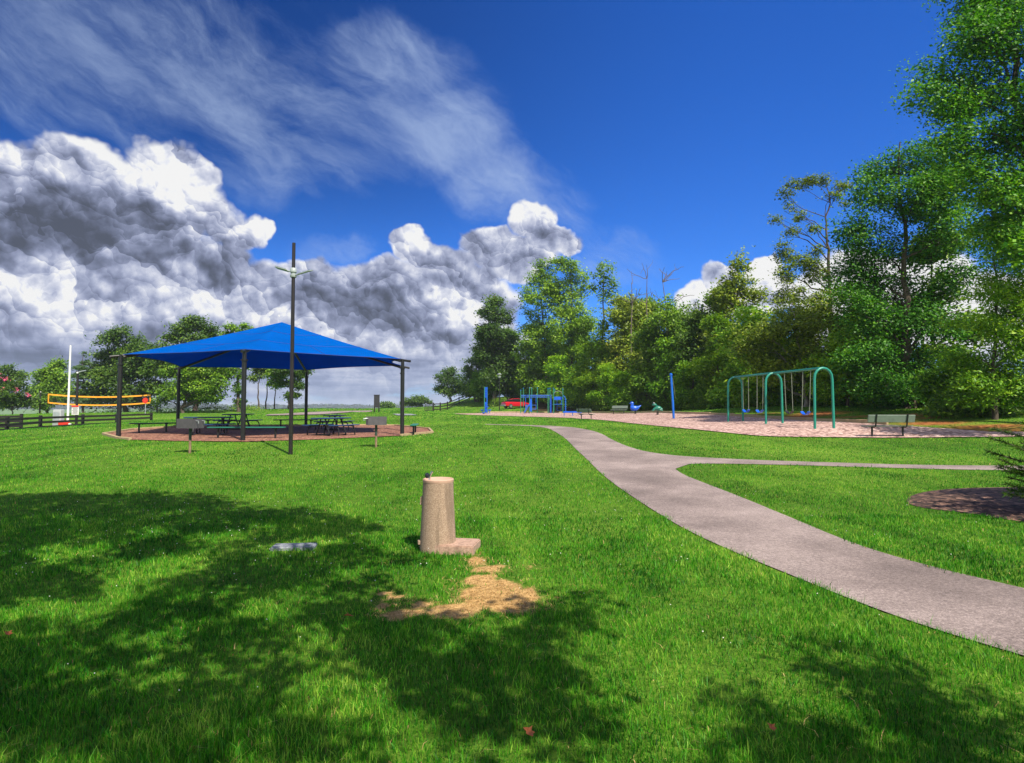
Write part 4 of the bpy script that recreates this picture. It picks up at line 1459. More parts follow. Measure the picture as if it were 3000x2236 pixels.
for i, (u, Y, row, s) in enumerate(spots):
    k = [1, 4, 2, 1, 4, 0][i % 6] if row == 1 else [0, 3, 2, 3][i % 4]
    g = stand(u, Y)
    if k in used:
        o = copy_tree(protos[k])
    else:
        o = protos[k]
        used.add(k)
    o.location = [float(c) for c in g]
    o.rotation_euler = (0, 0, rng.uniform(0, 6.28))
    o.scale = (s * rng.uniform(.9, 1.15), s * rng.uniform(.9, 1.15), s)

# leafy undergrowth along the foot of the wood
rng = np.random.default_rng(9)
bl = []
for u in np.arange(1440, 3150, 9):
    for _ in range(2):
        Y = (edge_Y(min(u, 2950)) if u > 1500 else 112) + rng.uniform(-0.6, 2.2)
        g = stand(u, Y)
        h = rng.uniform(0.3, 1.7)
        bl.append((g[0], g[1], g[2] + h * 0.5, rng.uniform(0.5, 1.1), rng.uniform(0.5, 1.0), h * 0.6))
for u in np.arange(2740, 3100, 10):
    for _ in range(2):
        g = stand(u, 30.5 + rng.uniform(-1.0, 2.0))
        h = rng.uniform(0.4, 1.6)
        bl.append((g[0], g[1], g[2] + h * 0.5, rng.uniform(0.4, 0.8), rng.uniform(0.4, 0.8), h * 0.6))
for u in np.arange(-60, 560, 6):
    g = stand(u * KD, 96 + rng.uniform(-3, 4))
    h = rng.uniform(0.4, 1.1) * (1.0 if rng.random() < 0.75 else 2.0)
    bl.append((g[0], g[1], g[2] + h * 0.4, rng.uniform(0.4, 1.1), 0.8, h * 0.6))
Vu, Fu, _ = crown_np(rng, bl, 5600, 13, 0.26, 0.22)
o = mesh_np('undergrowth', Vu, [Fu], MT['under'])
tag(o, 'low leafy undergrowth along the foot of the trees', None, None, 'stuff')


# ---- the small pine at the right border and the trees that shade the lawn from behind the viewpoint
def pine_shrub():
    g = np.array([8.45, 9.2, 0]); g[2] = Hs(g[0], g[1])
    rng = np.random.default_rng(31)
    root = empty('pine_shrub', g, 0, 'young pine reaching in at the right border beside the mulch bed', 'shrub')
    mb = MB()
    mb.tube([(0, 0, -0.2), (0.02, 0, 0.6), (0, 0.02, 1.7)], [0.05, 0.04, 0.015], 7)
    Vs, Fs, n0 = [], [], 0
    for i in range(60):
        z = rng.uniform(0.2, 1.6)
        a = rng.uniform(0, 6.28)
        L = (1.42 - z * 0.42) * rng.uniform(0.62, 1.0)
        if i < 9:                      # the side that reaches into the view
            z, a, L = 0.25 + 0.08 * i, math.pi + rng.uniform(-0.55, 0.55), rng.uniform(0.86, 1.08)
        e = np.array([math.cos(a) * L, math.sin(a) * L, z + L * rng.uniform(0.1, 0.45)])
        mb.tube([(0, 0, z), e * 0.6 + np.array([0, 0, z]) * 0.4, e], [0.012, 0.009, 0.005], 5)
        n = int(210 * L)
        t = rng.uniform(0.25, 1.0, n)
        c = np.array([0, 0, z]) * (1 - t)[:, None] + e * t[:, None]
        d = rng.normal(0, 1, (n, 3)) + (e - [0, 0, z]) / L * 1.2
        d /= np.linalg.norm(d, axis=1)[:, None]
        w = np.cross(d, rng.normal(0, 1, (n, 3)))
        w /= np.linalg.norm(w, axis=1)[:, None]
        ln = rng.uniform(0.06, 0.11, n)[:, None]
        vs = np.stack([c - w * 0.007, c + w * 0.007, c + d * ln * 1.15], 1).reshape(-1, 3)
        Vs.append(vs)
        Fs.append(n0 + np.arange(n * 3).reshape(-1, 3))
        n0 += n * 3
    mb.build('branch', MT['bark'], root)
    mesh_np('needles', np.vstack(Vs), [np.vstack(Fs)], MT['leafD'], root)


pine_shrub()


def shade_tree(name, label, pts, base, seed, leaf=0.155, sig=0.155, k=42, tr=0.14):
    rng = np.random.default_rng(seed)
    P = np.array(pts)
    root = empty(name, base, 0, label, 'tree')
    base = np.array(base)
    mb = MB()
    c = P.mean(0) - base
    mb.tube([(0, 0, -0.4), (c[0] * .1, c[1] * .1, c[2] * .35), (c[0] * .3, c[1] * .3, c[2] * .7), (c[0] * .6, c[1] * .6, c[2])], [tr, tr * .7, tr * .32, tr * .12], 9)
    for i in range(0, len(P), 16):
        limb(mb, np.array([c[0] * .3, c[1] * .3, c[2] * .7]), P[i] - base, 0.013, 0.004, rng, seg=5)
    mb.build('trunk', MT['bark'], root)
    bl = [(*(p - base), 0.3, 0.3, 0.2) for p in P]
    V, Fc, _ = crown_np(rng, bl, len(P), k, sig, leaf)
    mesh_np('crown', V, [Fc], MT['leafE'], root)


def lift(gx, gy, rng, lo=5.0, hi=8.5):
    """raise a shaded ground point towards the sun until it is well above the view"""
    g = np.array([gx, gy, Hs(gx, gy)])
    h = rng.uniform(lo, hi)
    for _ in range(40):
        p = g + SUN * (h / SUN[2])
        if p[1] < 0.2 or (p[2] - EYE) / p[1] > 1.0:
            return p
        h += 0.25
    return p


def shaded(areas, gaps, step, rng):
    out = []
    for poly in areas:
        pg = poly_px(D(*poly))
        a = np.array(pg)
        xs = np.arange(a[:, 0].min(), a[:, 0].max(), step)
        ys = np.arange(a[:, 1].min(), a[:, 1].max(), step)
        X, Y = np.meshgrid(xs, ys)
        X, Y = X.ravel() + rng.uniform(-.5, .5, X.size) * step, Y.ravel() + rng.uniform(-.5, .5, X.size) * step
        k = in_poly(X, Y, pg)
        for (u, v, r_) in gaps:
            gx, gy = ground_at(u * KD, v * KD)
            k &= np.hypot(X - gx, (Y - gy) * 0.8) > r_
        out += list(zip(X[k], Y[k]))
    return out


rng = np.random.default_rng(41)
areas = [[(-300, 1075), (150, 1068), (250, 1078), (330, 1068), (470, 1078), (520, 1100), (680, 1105), (800, 1135), (760, 1180), (860, 1210), (850, 1260), (700, 1290), (-300, 1300)],
         [(-200, 1300), (700, 1290), (850, 1330), (900, 1400), (960, 1460), (780, 1470), (700, 1660), (-200, 1660)],
         [(840, 1320), (960, 1335), (1080, 1340), (1170, 1300), (1285, 1295), (1280, 1330), (1160, 1360), (1250, 1420), (1290, 1470), (1230, 1530), (1180, 1660), (880, 1660), (880, 1500), (780, 1480)],
         [(1680, 1415), (1850, 1435), (1960, 1460), (2120, 1530), (2260, 1600), (2400, 1660), (2050, 1560), (1900, 1490)],
         [(1530, 1600), (1650, 1560), (1800, 1590), (1950, 1600), (2100, 1580), (2300, 1640), (2300, 1700), (1480, 1700)]]
gaps = [(170, 1200, .45), (100, 1185, .35), (240, 1235, .4), (360, 1228, .5), (455, 1165, .4), (205, 1310, .35), (300, 1270, .3), (60, 1330, .4), (430, 1432, .33), (680, 1440, .33), (560, 1330, .4), (800, 1530, .30), (840, 1580, .30), (640, 1180, .4), (750, 1240, .35),
        (700, 1385, .35), (620, 1290, .3), (1010, 1395, .22), (960, 1360, .25), (560, 1215, .35), (1050, 1620, .2), (330, 1150, .4), (560, 1150, .35), (900, 1620, .22), (300, 1380, .25), (1640, 1500, .3), (90, 1450, .2), (250, 1500, .12), (430, 1440, .36), (690, 1445, .34), (830, 1555, .34), (870, 1600, .25), (560, 1545, .12), (400, 1300, .25), (130, 1390, .2), (740, 1500, .15)]
pts = np.array(shaded(areas[:3], [(u, v, r * 1.02) for u, v, r in gaps], 0.24, rng))
cl = np.array([lift(x, y, rng) for x, y in pts])
half = cl[:, 0] < np.median(cl[:, 0])
for sel, nm, lb, b, sd in ((half, 'shade_tree', 'leafy tree behind the viewpoint dappling the left of the lawn', (-3.5, -5.5, 0), 51), (~half, 'shade_tree', 'leafy tree behind the viewpoint dappling the lawn by the fountain', (2.6, -5.0, 0), 52)):
    if sel.any():
        shade_tree(nm, lb, cl[sel], (b[0], b[1], Hs(b[0], b[1])), sd)
pts = np.array(shaded(areas[3:], gaps, 0.24, rng))
cl = np.array([lift(x, y, rng, 4.5, 7) for x, y in pts])
shade_tree('shade_tree', 'leafy tree behind the viewpoint shading the lower right lawn', cl, (7.0, -4.5, Hs(7.0, -4.5)), 53)
# trees outside the right border that shade the bench and the bank
bp = [build_tree('border_tree', stand(1500 + 1780 * 21.5 / 20.5, 20.5), 'tall tree just outside the right border shading the grey bench', None,
                 [(rng.normal(0, 1.4), rng.normal(0, 1.4), rng.uniform(5, 11), 1.2, 1.2, 0.9) for _ in range(10)], 0.22, 300, 16, 0.3, MT['leafE'], 0.2, MT['bark'], 54)]
build_tree('border_tree', (10.9, 8.0, Hs(10.9, 8.0)), 'slim tree outside the right border shading the mulch bed', None,
           [(rng.normal(0.0, 0.75), rng.normal(0, 0.7), rng.uniform(2.0, 5.2), 0.6, 0.6, 0.5) for _ in range(16)], 0.15, 620, 18, 0.2, MT['leafE'], 0.1, MT['bark'], 56)

# ------------------------------------------------------------------ picnic shelter
HP = 3.4


def hexfit():
    P = [at(u, v, Y) for u, v, Y in [(722, 1292, 22.8), (1178, 1277, 27.3), None or (1183, 1262, 31.6), (892, 1250, 35.2), (515, 1250, 32.9), (350, 1282, 24.9)]]
    c = np.mean(P, 0)
    r_ = np.mean([np.hypot(*(p - c)[:2]) for p in P])
    th = np.mean([((math.atan2((p - c)[1], (p - c)[0]) - i * math.pi / 3 + math.pi) % (2 * math.pi)) for i, p in enumerate(P)]) - math.pi
    return c, r_, [c[:2] + r_ * np.array([math.cos(th + i * math.pi / 3), math.sin(th + i * math.pi / 3)]) for i in range(6)]


SC, SR, SP = hexfit()
# keep the measured corners where they can be seen
for i, (u, Y) in {0: (722, 22.8), 1: (1178, 27.3), 2: (1177, 31.6), 5: (350, 24.9), 4: (515, 32.9), 3: (892, 35.2)}.items():
    q = at(u, 1280, Y)[:2]
    k_ = 1.0 if i in (1, 2) else 0.75
    SP[i] = (1 - k_) * SP[i] + k_ * q
SP = [np.array(p) for p in SP]
cx, cy = np.mean(SP, 0)
peak = at(828, 944, cy)
HEM = [at(722, 1028, SP[0][1])[2], at(1178, 1056, SP[1][1])[2], at(1183, 1076, SP[2][1])[2], at(892, 1080, SP[3][1])[2], at(515, 1066, SP[4][1])[2], at(350, 1040, SP[5][1])[2]]
hem = float(np.mean(HEM))
base_z = Hs(cx, cy)
SH = empty('picnic_shelter', (cx, cy, base_z), 0, 'six sided picnic shelter with a bright blue fabric canopy on black posts', 'shelter')
C3 = np.array([cx, cy, base_z])
pk = np.array([0.5 * cx + 0.5 * peak[0], cy, peak[2]])


def canopy_pt(i, s, t):
    """sector i, s along the hem 0..1, t from peak 0 to hem 1"""
    A, B = SP[i], SP[(i + 1) % 6]
    a3 = np.array([*(A * 0.985 + np.array([cx, cy]) * 0.015), hem])
    b3 = np.array([*(B * 0.985 + np.array([cx, cy]) * 0.015), hem])
    e = a3 * (1 - s) + b3 * s
    sc = 4 * s * (1 - s)
    inw = np.array([cx, cy, hem]) - e
    inw /= np.linalg.norm(inw)
    e = e + inw * 0.42 * sc + np.array([0, 0, 0.02]) * sc
    p = pk * (1 - t) + e * t
    hip = abs(2 * s - 1)
    p = p - np.array([0, 0, 1]) * (0.10 * math.sin(math.pi * t) * (1 - hip ** 2) + 0.05 * math.sin(math.pi * t))
    return p


NS, NT = 14, 14
mb = MB()
for off, flip in ((0.0, False), (-0.012, True)):
    for i in range(6):
        vs = [canopy_pt(i, s / NS, t / NT) + np.array([0, 0, off]) - C3 for t in range(NT + 1) for s in range(NS + 1)]
        fs = []
        for t in range(NT):
            for s in range(NS):
                a = t * (NS + 1) + s
                fs.append((a, a + 1, a + NS + 2, a + NS + 1))
        mb.add(vs, fs)
me_can = mb.build('canopy', MT['fabric'], SH, ang=60)
bm = bmesh.new(); bm.from_mesh(me_can.data); bmesh.ops.remove_doubles(bm, verts=bm.verts, dist=0.003); bm.to_mesh(me_can.data); bm.free()
mb = MB()
for i in range(6):
    for t in (0.34, 0.67):
        mb.tube([canopy_pt(i, s / 12, t) + np.array([0, 0, 0.004]) - C3 for s in range(13)], 0.016, 5)
    mb.tube([canopy_pt(i, 0.5, t) + np.array([0, 0, 0.004]) - C3 for t in np.linspace(0.67, 1.0, 6)], 0.014, 5)
    mb.tube([canopy_pt(i, s / 16, 1.0) - C3 for s in range(17)], 0.022, 6)
mb.build('seam', MT['seam'], me_can)
for i in range(6):
    x, y = SP[i]
    z0 = Hs(x, y)
    mb = MB()
    mb.tube([(x - cx, y - cy, z0 - 0.3 - base_z), (x - cx, y - cy, hem - 0.42 - base_z)], 0.088, 14)
    p = mb.build('post', MT['black'], SH)
    mb = MB()
    mb.tube([(x - cx, y - cy, hem - 0.42 - base_z), (x - cx, y - cy, hem - 0.02 - base_z)], 0.075, 12)
    out = np.array([x - cx, y - cy]); out /= np.linalg.norm(out)
    mb.tube([(x - cx - out[0] * .25, y - cy - out[1] * .25, hem - 0.02 - base_z), (x - cx + out[0] * .38, y - cy + out[1] * .38, hem - 0.12 - base_z)], 0.055, 10)
    mb.tube([(x - cx, y - cy, hem - 0.44 - base_z), (x - cx, y - cy, hem - 0.38 - base_z)], 0.125, 12)
    mb.build('bracket', MT['black'], p)
    mb = MB()
    e = np.array([x - cx - out[0] * .1, y - cy - out[1] * .1, hem - 0.10 - base_z])
    q = pk - C3 - np.array([0, 0, 0.25])
    mb.tube([e, e * 0.5 + q * 0.5 - np.array([0, 0, 0.10]), q], 0.055, 10)
    mb.build('rafter', MT['black'], SH)
MB().lathe([(0.02, -0.32), (0.16, -0.30), (0.16, -0.14), (0.05, -0.06)], 14, tuple(pk - C3)).build('hub', MT['black'], SH)

# timber kerb round the mulch
mb = MB()
hp = [np.array(p) for p in HEX]
n = len(hp)
for i in range(n):
    if 2 <= i <= 5:
        continue          # the front edge is buried in the turf
    a, b = hp[i], hp[(i + 1) % n]
    m = (a + b) / 2
    L = np.hypot(*(b - a))
    zc = (Hs(*a) + Hs(*b)) / 2
    mb.box((m[0], m[1], zc + 0.01), (L + 0.02, 0.12, 0.17), math.atan2(b[1] - a[1], b[0] - a[0]), -math.atan2(Hs(*b) - Hs(*a), L), ch=0.012)
tag(mb.build('timber_border', MT['timber'], smooth=False), 'pale timber border round the bark mulch under the canopy', 'border')

# timber edging behind the playground mulch
PE = poly_px([(1430, 1209.5), (1525, 1209.5), (1650, 1209.5), (1760, 1210.5), (1880, 1210.5), (2022, 1213.5), (2150, 1220), (2378, 1234), (2600, 1246)])
mb = MB()
for a, b in zip(PE[:-1], PE[1:]):
    a, b = np.array(a), np.array(b)
    k = max(1, int(np.hypot(*(b - a)) / 2.4))
    for j in range(k):
        p, q = a + (b - a) * j / k, a + (b - a) * (j + 1) / k
        m = (p + q) / 2
        mb.box((m[0], m[1], Hs(*m) + 0.07), (np.hypot(*(q - p)) + 0.01, 0.15, 0.2), math.atan2(q[1] - p[1], q[0] - p[0]), ch=0.015)
tag(mb.build('timber_edging', MT['timber'], smooth=False), 'low timber edging between the playground chips and the bank', 'edging')


# ------------------------------------------------------------------ picnic tables and benches
def slats(mb, L, W, z, t, nb=1, axis='x', y0=0.0):
    mb.box((0, y0, z), (L, W, t) if axis == 'x' else (W, L, t), ch=min(0.015, t * 0.3))


def make_table(label):
    root = empty('picnic_table', (0, 0, 0), 0, label, 'table', 'picnic tables under the canopy')
    L = 1.85
    mb = MB(); mb.box((0, 0, 0.75), (L, 0.75, 0.05), ch=0.018); mb.build('table_top', MT['bluetop'], root)
    for s in (-1, 1):
        mb = MB(); mb.box((0, s * 0.70, 0.45), (L, 0.27, 0.045), ch=0.016); mb.build('seat', MT['bluetop'], root)
    for sx in (-1, 1):
        x = sx * 0.55
        mb = MB()
        for s in (-1, 1):
            mb.tube([(x, s * 0.12, 0.72), (x, s * 0.14, 0.60), (x, s * 0.30, 0.18), (x, s * 0.36, 0.035)], 0.030, 8)
            mb.tube([(x, s * 0.16, 0.42), (x, s * 0.60, 0.42), (x, s * 0.76, 0.38), (x, s * 0.83, 0.2), (x, s * 0.83, 0.03)], 0.028, 8)
            mb.box((x, s * 0.10, 0.715), (0.06, 0.30, 0.02))
        mb.tube([(x, -0.36, 0.035), (x, 0.36, 0.035)], 0.026, 8)
        mb.build('leg_frame', MT['black'], root)
    mb = MB(); mb.tube([(-0.55, 0, 0.43), (0.55, 0, 0.43)], 0.022, 8); mb.build('brace', MT['black'], root)
    return root


tb = make_table('long blue topped picnic table behind the left grill')
specs = [(stand(614, 26.2), R(14), None),
         (stand(700, 31.0), R(86), 'picnic table seen end on behind the front post'),
         (stand(972, 26.6), R(68), 'front picnic table near the right grill'),
         (stand(982, 31.5), R(92), 'rear picnic table whose top shows above the front right table')]
for i, (g, rz, lb) in enumerate(specs):
    o = tb if i == 0 else copy_tree(tb)
    o.location = [float(c) for c in g]
    o.location.z += 0.02
    o.rotation_euler = (0, 0, rz)
    if lb:
        o['label'] = lb


def flat_bench(label, L, mat, g, rz):
    root = empty('flat_bench', g, rz, label, 'bench', 'backless benches under the canopy')
    mb = MB()
    mb.box((0, 0, 0.44), (L, 0.30, 0.055), ch=0.02)
    mb.build('seat', MT[mat], root)
    for s in (-1, 1):
        x = s * (L / 2 - 0.38)
        mb = MB()
        mb.tube([(x, 0, -0.1), (x, 0, 0.40)], 0.04, 10)
        mb.box((x, 0, 0.40), (0.07, 0.24, 0.02))
        mb.build('leg', MT['black'], root)
    return root


flat_bench('backless green bench standing at the front edge of the mulch', 3.0, 'greenseat', stand(725, 24.1), R(2))
flat_bench('dark backless bench by the left corner post', 1.85, 'darkgreen', stand(450, 27.8), R(42))
flat_bench('dark backless bench at the back edge behind the light pole', 2.4, 'darkgreen', stand(868, 33.5), R(2))
flat_bench('backless green bench seen end on beside the right post', 2.4, 'greenseat', stand(1215, 28.6), R(96))
flat_bench('dark backless bench half hidden behind the long blue table', 1.85, 'darkgreen', stand(640, 31.6), R(-6))


# ------------------------------------------------------------------ grills
def grill(label, g, rz, open_side):
    root = empty('charcoal_grill', g, rz, label, 'grill', 'pedestal grills on the lawn')
    mb = MB(); mb.tube([(0, 0, -0.2), (0, 0, 0.40)], 0.038, 12); mb.build('pedestal', MT['rust'], root)
    mb = MB(); mb.tube([(0, 0, 0.395), (0, 0, 0.76)], 0.042, 12); mb.build('post', MT['grillpost'], root)
    b = MB()
    w, d, h, t, z = 0.62, 0.42, 0.27, 0.012, 0.76
    b.box((0, 0, z), (w, d, t))
    b.box((0, -d / 2 + t / 2, z + h / 2 + t / 2), (w, t, h))
    b.box((0, d / 2 - t / 2, z + h / 2 + t / 2), (w, t, h))
    b.box((w / 2 - t / 2, 0, z + h / 2 + t / 2), (t, d - 2 * t, h))
    if not open_side:
        b.box((-w / 2 + t / 2, 0, z + h / 2 + t / 2), (t, d - 2 * t, h))
    fb = b.build('firebox', MT['grill'], root, smooth=False)
    gr = MB()
    for k in range(12):
        gr.tube([(-w / 2 + 0.02, -d / 2 + 0.03 + k * (d - 0.06) / 11, z + 0.22), (w / 2 - 0.02, -d / 2 + 0.03 + k * (d - 0.06) / 11, z + 0.22)], 0.006, 5)
    gr.build('grate', MT['black'], root)
    for yy in (-0.12, 0.12):
        hd = MB()
        hd.tube([(-w / 2 + 0.02, yy, z + 0.22), (-w / 2 - 0.10, yy, z + 0.21), (-w / 2 - 0.10, yy, z + 0.14)], 0.010, 6)
        hd.build('handle', MT['grey'], root)
    return root


grill('charcoal grill with a closed dark box nearer the left corner post', stand(560, 18.3), R(180 - 16), False)
grill('charcoal grill with an open end right of the light pole', stand(1103, 20.6), R(24), True)

# ------------------------------------------------------------------ light pole in front of the shelter
g = stand(854, 18.5)
LP = empty('light_pole', g, 0, 'tall dark light pole with two solar lamp arms in front of the shelter', 'light pole')
top = at(854, 712, 18.5)[2] - g[2]
mb = MB(); mb.tube([(0, 0, -0.3), (0, 0, 0.25), (0, 0, top * 0.6), (0, 0, top)], [0.066, 0.062, 0.056, 0.05], 16); mb.build('pole', MT['brownpole'], LP)
az_ = at(858, 800, 18.5)[2] - g[2]
mb = MB()
mb.lathe([(0.085, -0.14), (0.095, -0.12), (0.095, -0.07), (0.075, -0.06), (0.075, 0.0), (0.10, 0.02), (0.10, 0.12), (0.075, 0.15)], 16, (0, 0, az_))
mb.build('collar', MT['lightgrey'], LP)


def lamp_arm(dirx, a0, rise, L):
    d = np.array([math.cos(a0) * math.cos(rise) * dirx, math.sin(a0) * math.cos(rise), math.sin(rise)])
    s = np.array([0, 0, az_ + (0.02 if dirx < 0 else -0.09)]) + d * 0.09
    mb = MB(); mb.tube([s - d * 0.03, s + d * 0.16], 0.022, 8)
    arm = mb.build('lamp_arm', MT['lightgrey'], LP)
    rz = math.atan2(d[1], d[0]); ry = -rise
    c = s + d * (0.14 + L / 2)
    mb = MB(); mb.box(c, (L, 0.17, 0.035), rz, ry, R(16), ch=0.01)
    mb.build('lamp_head', MT['lightgrey'], arm)
    mb = MB(); mb.box(c + np.array([0, -0.006, 0.021]), (L - 0.04, 0.15, 0.008), rz, ry, R(16))
    mb.build('solar_panel', MT['panel'], arm)


lamp_arm(-1, R(20), R(17), 0.46)
lamp_arm(1, R(-25), R(8), 0.50)

# ------------------------------------------------------------------ drinking fountain
fz = Hs(FX, FY)
DF = empty('drinking_fountain', (FX, FY, fz), 0, 'round pebbled concrete drinking fountain on a small slab', 'fountain')
hh = at(1283, 1402, FY)[2] - fz
mb = MB()
mb.lathe([(0.225, -0.12), (0.222, 0.0), (0.212, 0.25), (0.200, 0.5), (0.190, 0.72), (0.187, hh - 0.045)], 40)
ft = mb.build('pedestal', MT['fountain'], DF)
mb = MB()
mb.lathe([(0.187, hh - 0.045), (0.191, hh - 0.035), (0.191, hh - 0.010), (0.182, hh), (0.165, hh - 0.004), (0.14, hh - 0.022), (0.06, hh - 0.035), (0.01, hh - 0.036)], 40)
mb.build('basin', MT['rim'], DF)
mb = MB(); mb.tube([(-0.10, -0.08, hh - 0.01), (-0.095, -0.08, hh + 0.03), (-0.075, -0.08, hh + 0.075), (-0.065, -0.08, hh + 0.095)], [0.014, 0.012, 0.011, 0.016], 10)
mb.build('spout', MT['chrome'], DF)
mb = MB(); mb.lathe([(0.008, -0.032), (0.024, -0.022), (0.030, 0.0), (0.024, 0.022), (0.008, 0.032)], 14, (-0.125, -0.09, hh + 0.045))
mb.build('push_knob', MT['knob'], DF)
mb = MB(); mb.box((-0.205, 0.02, 0.60), (0.03, 0.10, 0.10), 0.0, 0.08, 0, ch=0.006); mb.build('side_bracket', MT['fountain'], DF); mb = MB(); mb.box((-0.222, -0.04, 0.10), (0.04, 0.08, 0.05), 0.15, 0, 0, ch=0.006)
mb.build('side_bracket', MT['fountain'], DF)
mb = MB(); mb.prism([(x - FX, y - FY) for x, y in SLABXY], -0.15, 0.105)
sl = mb.build('base_slab', MT['slab'], DF, smooth=False)
bm = bmesh.new(); bm.from_mesh(sl.data); bmesh.ops.bevel(bm, geom=[e for e in bm.edges], offset=0.012, segments=2, affect='EDGES'); bm.to_mesh(sl.data); bm.free()

# cover in the lawn, fallen leaves
x, y = gp(862, 1607)
mb = MB(); mb.box((0, 0, -0.012), (0.52, 0.24, 0.08), R(6), ch=0.012)
o = mb.build('utility_cover', MT['cover'], smooth=False, loc=(x, y, Hs(x, y) + 0.015))
tag(o, 'grey concrete cover plate half sunk in the lawn left of the fountain', 'cover plate')


def dead_leaf(u, v, s, rz, label, dz=0.05):
    x, y = gp(u, v)
    pts = [(0, -0.55), (0.22, -0.3), (0.42, -0.25), (0.27, -0.02), (0.45, 0.2), (0.18, 0.2), (0.1, 0.55), (-0.05, 0.25), (-0.36, 0.32), (-0.26, 0.0), (-0.42, -0.2), (-0.2, -0.28)]
    mb = MB()
    vs = [(a * s, b * s, abs(a) * s * 0.5 + 0.1 * s * math.sin(9 * b)) for a, b in pts]
    n = len(vs)
    vs = vs + [(a, b, c + 0.003) for a, b, c in vs]
    mb.add(vs + [(0, 0, 0), (0, 0, 0.003)], [(i, (i + 1) % n, 2 * n) for i in range(n)] + [(n + (i + 1) % n, n + i, 2 * n + 1) for i in range(n)] + [(i, n + i, n + (i + 1) % n, (i + 1) % n) for i in range(n)])
    o = mb.build('fallen_leaf', MT['deadleaf'], smooth=False, loc=(x, y, Hs(x, y) + dz))
    o.rotation_euler = (0.3, 0.2, rz)
    tag(o, label, 'leaf')


dead_leaf(1547, 2175, 0.07, 0.7, 'large rusty fallen leaf lying in the nearest grass')
dead_leaf(1022, 1823, 0.07, 2.0, 'fallen leaf at the edge of the straw patch')
dead_leaf(22, 1877, 0.06, 1.1, 'fallen leaf in the shaded grass at the left border')
dead_leaf(2260, 2160, 0.05, 0.2, 'small fallen leaf in the lower right shade')


# ------------------------------------------------------------------ park benches with backs
def park_bench(label, g, rz):
    root = empty('park_bench', g, rz, label, 'bench', 'park benches beside the playground')
    L = 1.80
    for nm, c, s, rx in (('seat', (0, -0.02, 0.44), (L, 0.40, 0.045), R(3)), ('backrest', (0, 0.285, 0.74), (L, 0.045, 0.30), R(-14))):
        mb = MB(); mb.box(c, s, 0, 0, rx, ch=0.012); mb.build(nm, MT['benchgrey'], root)
    for sx in (-1, 1):
        x = sx * L * 0.33
        mb = MB()
        mb.tube([(x, -0.22, 0.405), (x, 0.20, 0.40), (x, 0.265, 0.46), (x, 0.32, 0.70), (x, 0.37, 0.92)], 0.026, 8)
        mb.build('arm_frame', MT['black'], root)
        mb = MB()
        mb.tube([(x, 0, -0.2), (x, 0, 0.40)], 0.038, 10)
        mb.build('leg', MT['black'], root)
    return root


pb = park_bench('grey park bench facing away from the lawn, nearest of the benches with backs', stand(2597, 24.0), 0)
for (u, Y, rz, lb) in [(1717, 52, R(127), 'dark backed park bench seen from behind by the blue balance beam'), (1812, 64, R(-37), 'pale backed park bench at the far edge of the chips by the wood')]:
    o = copy_tree(pb)
    o.location = [float(c) for c in stand(u, Y)]
    o.rotation_euler = (0, 0, rz)
    o['label'] = lb
pb.rotation_euler = (0, 0, R(178))

# ------------------------------------------------------------------ swing set
A, B = stand(2413, 26.7), stand(2154, 34.6)
SW = empty('swing_set', (A + B) / 2, 0, 'teal arched swing set with four belt swings', 'swing set')
O = (A + B) / 2
ax = (B - A)[:2]; LS = np.hypot(*ax); ax = ax / LS
perp = np.array([-ax[1], ax[0]])
zt = 2.62
Pz = lambda s, w, z: (ax[0] * s + perp[0] * w, ax[1] * s + perp[1] * w, z)
for s in (-LS / 2, 0, LS / 2):
    gz = Hs(O[0] + ax[0] * s, O[1] + ax[1] * s) - O[2]
    w = 0.42
    pts = [Pz(s, -w - 0.03, gz - 0.2), Pz(s, -w, zt - 0.5)]
    for k in range(1, 8):
        a_ = math.pi * k / 8
        pts.append(Pz(s, -w * math.cos(a_), zt - 0.46 + 0.46 * math.sin(a_)))
    pts += [Pz(s, w, zt - 0.5), Pz(s, w + 0.03, gz - 0.2)]
    mb = MB(); mb.tube(pts, 0.057, 12); mb.build('arch', MT['teal'], SW)
mb = MB(); mb.tube([Pz(-LS / 2, 0, zt), Pz(LS / 2, 0, zt)], 0.055, 12); mb.build('beam', MT['teal'], SW)
for j, (c, sw_) in enumerate([(-LS * 0.35, 0.1), (-LS * 0.16, -0.05), (LS * 0.16, 0.05), (LS * 0.35, 0.0)]):
    mb = MB()
    gz = Hs(O[0] + ax[0] * c, O[1] + ax[1] * c) - O[2]
    zs = gz + 0.55
    n = 9
    rr_ = []
    for k in range(n):
        t = -1 + 2 * k / (n - 1)
        z = zs + 0.14 * t * t
        rr_.append([Pz(c + 0.28 * t, sw_ - 0.08, z), Pz(c + 0.28 * t, sw_ + 0.08, z), Pz(c + 0.28 * t, sw_ + 0.08, z + 0.03), Pz(c + 0.28 * t, sw_ - 0.08, z + 0.03)])
    mb.loft(rr_)
    st = mb.build('swing_seat', MT['blue'] if j != 1 else MT['black'], SW)
    for t in (-1, 1):
        mb = MB()
        mb.tube([Pz(c + 0.30 * t, 0, zt - 0.05), Pz(c + 0.285 * t, sw_ * 0.7, zs + 0.5), Pz(c + 0.28 * t, sw_, zs + 0.15)], 0.016, 6)
        mb.build('chain', MT['chain'], st)

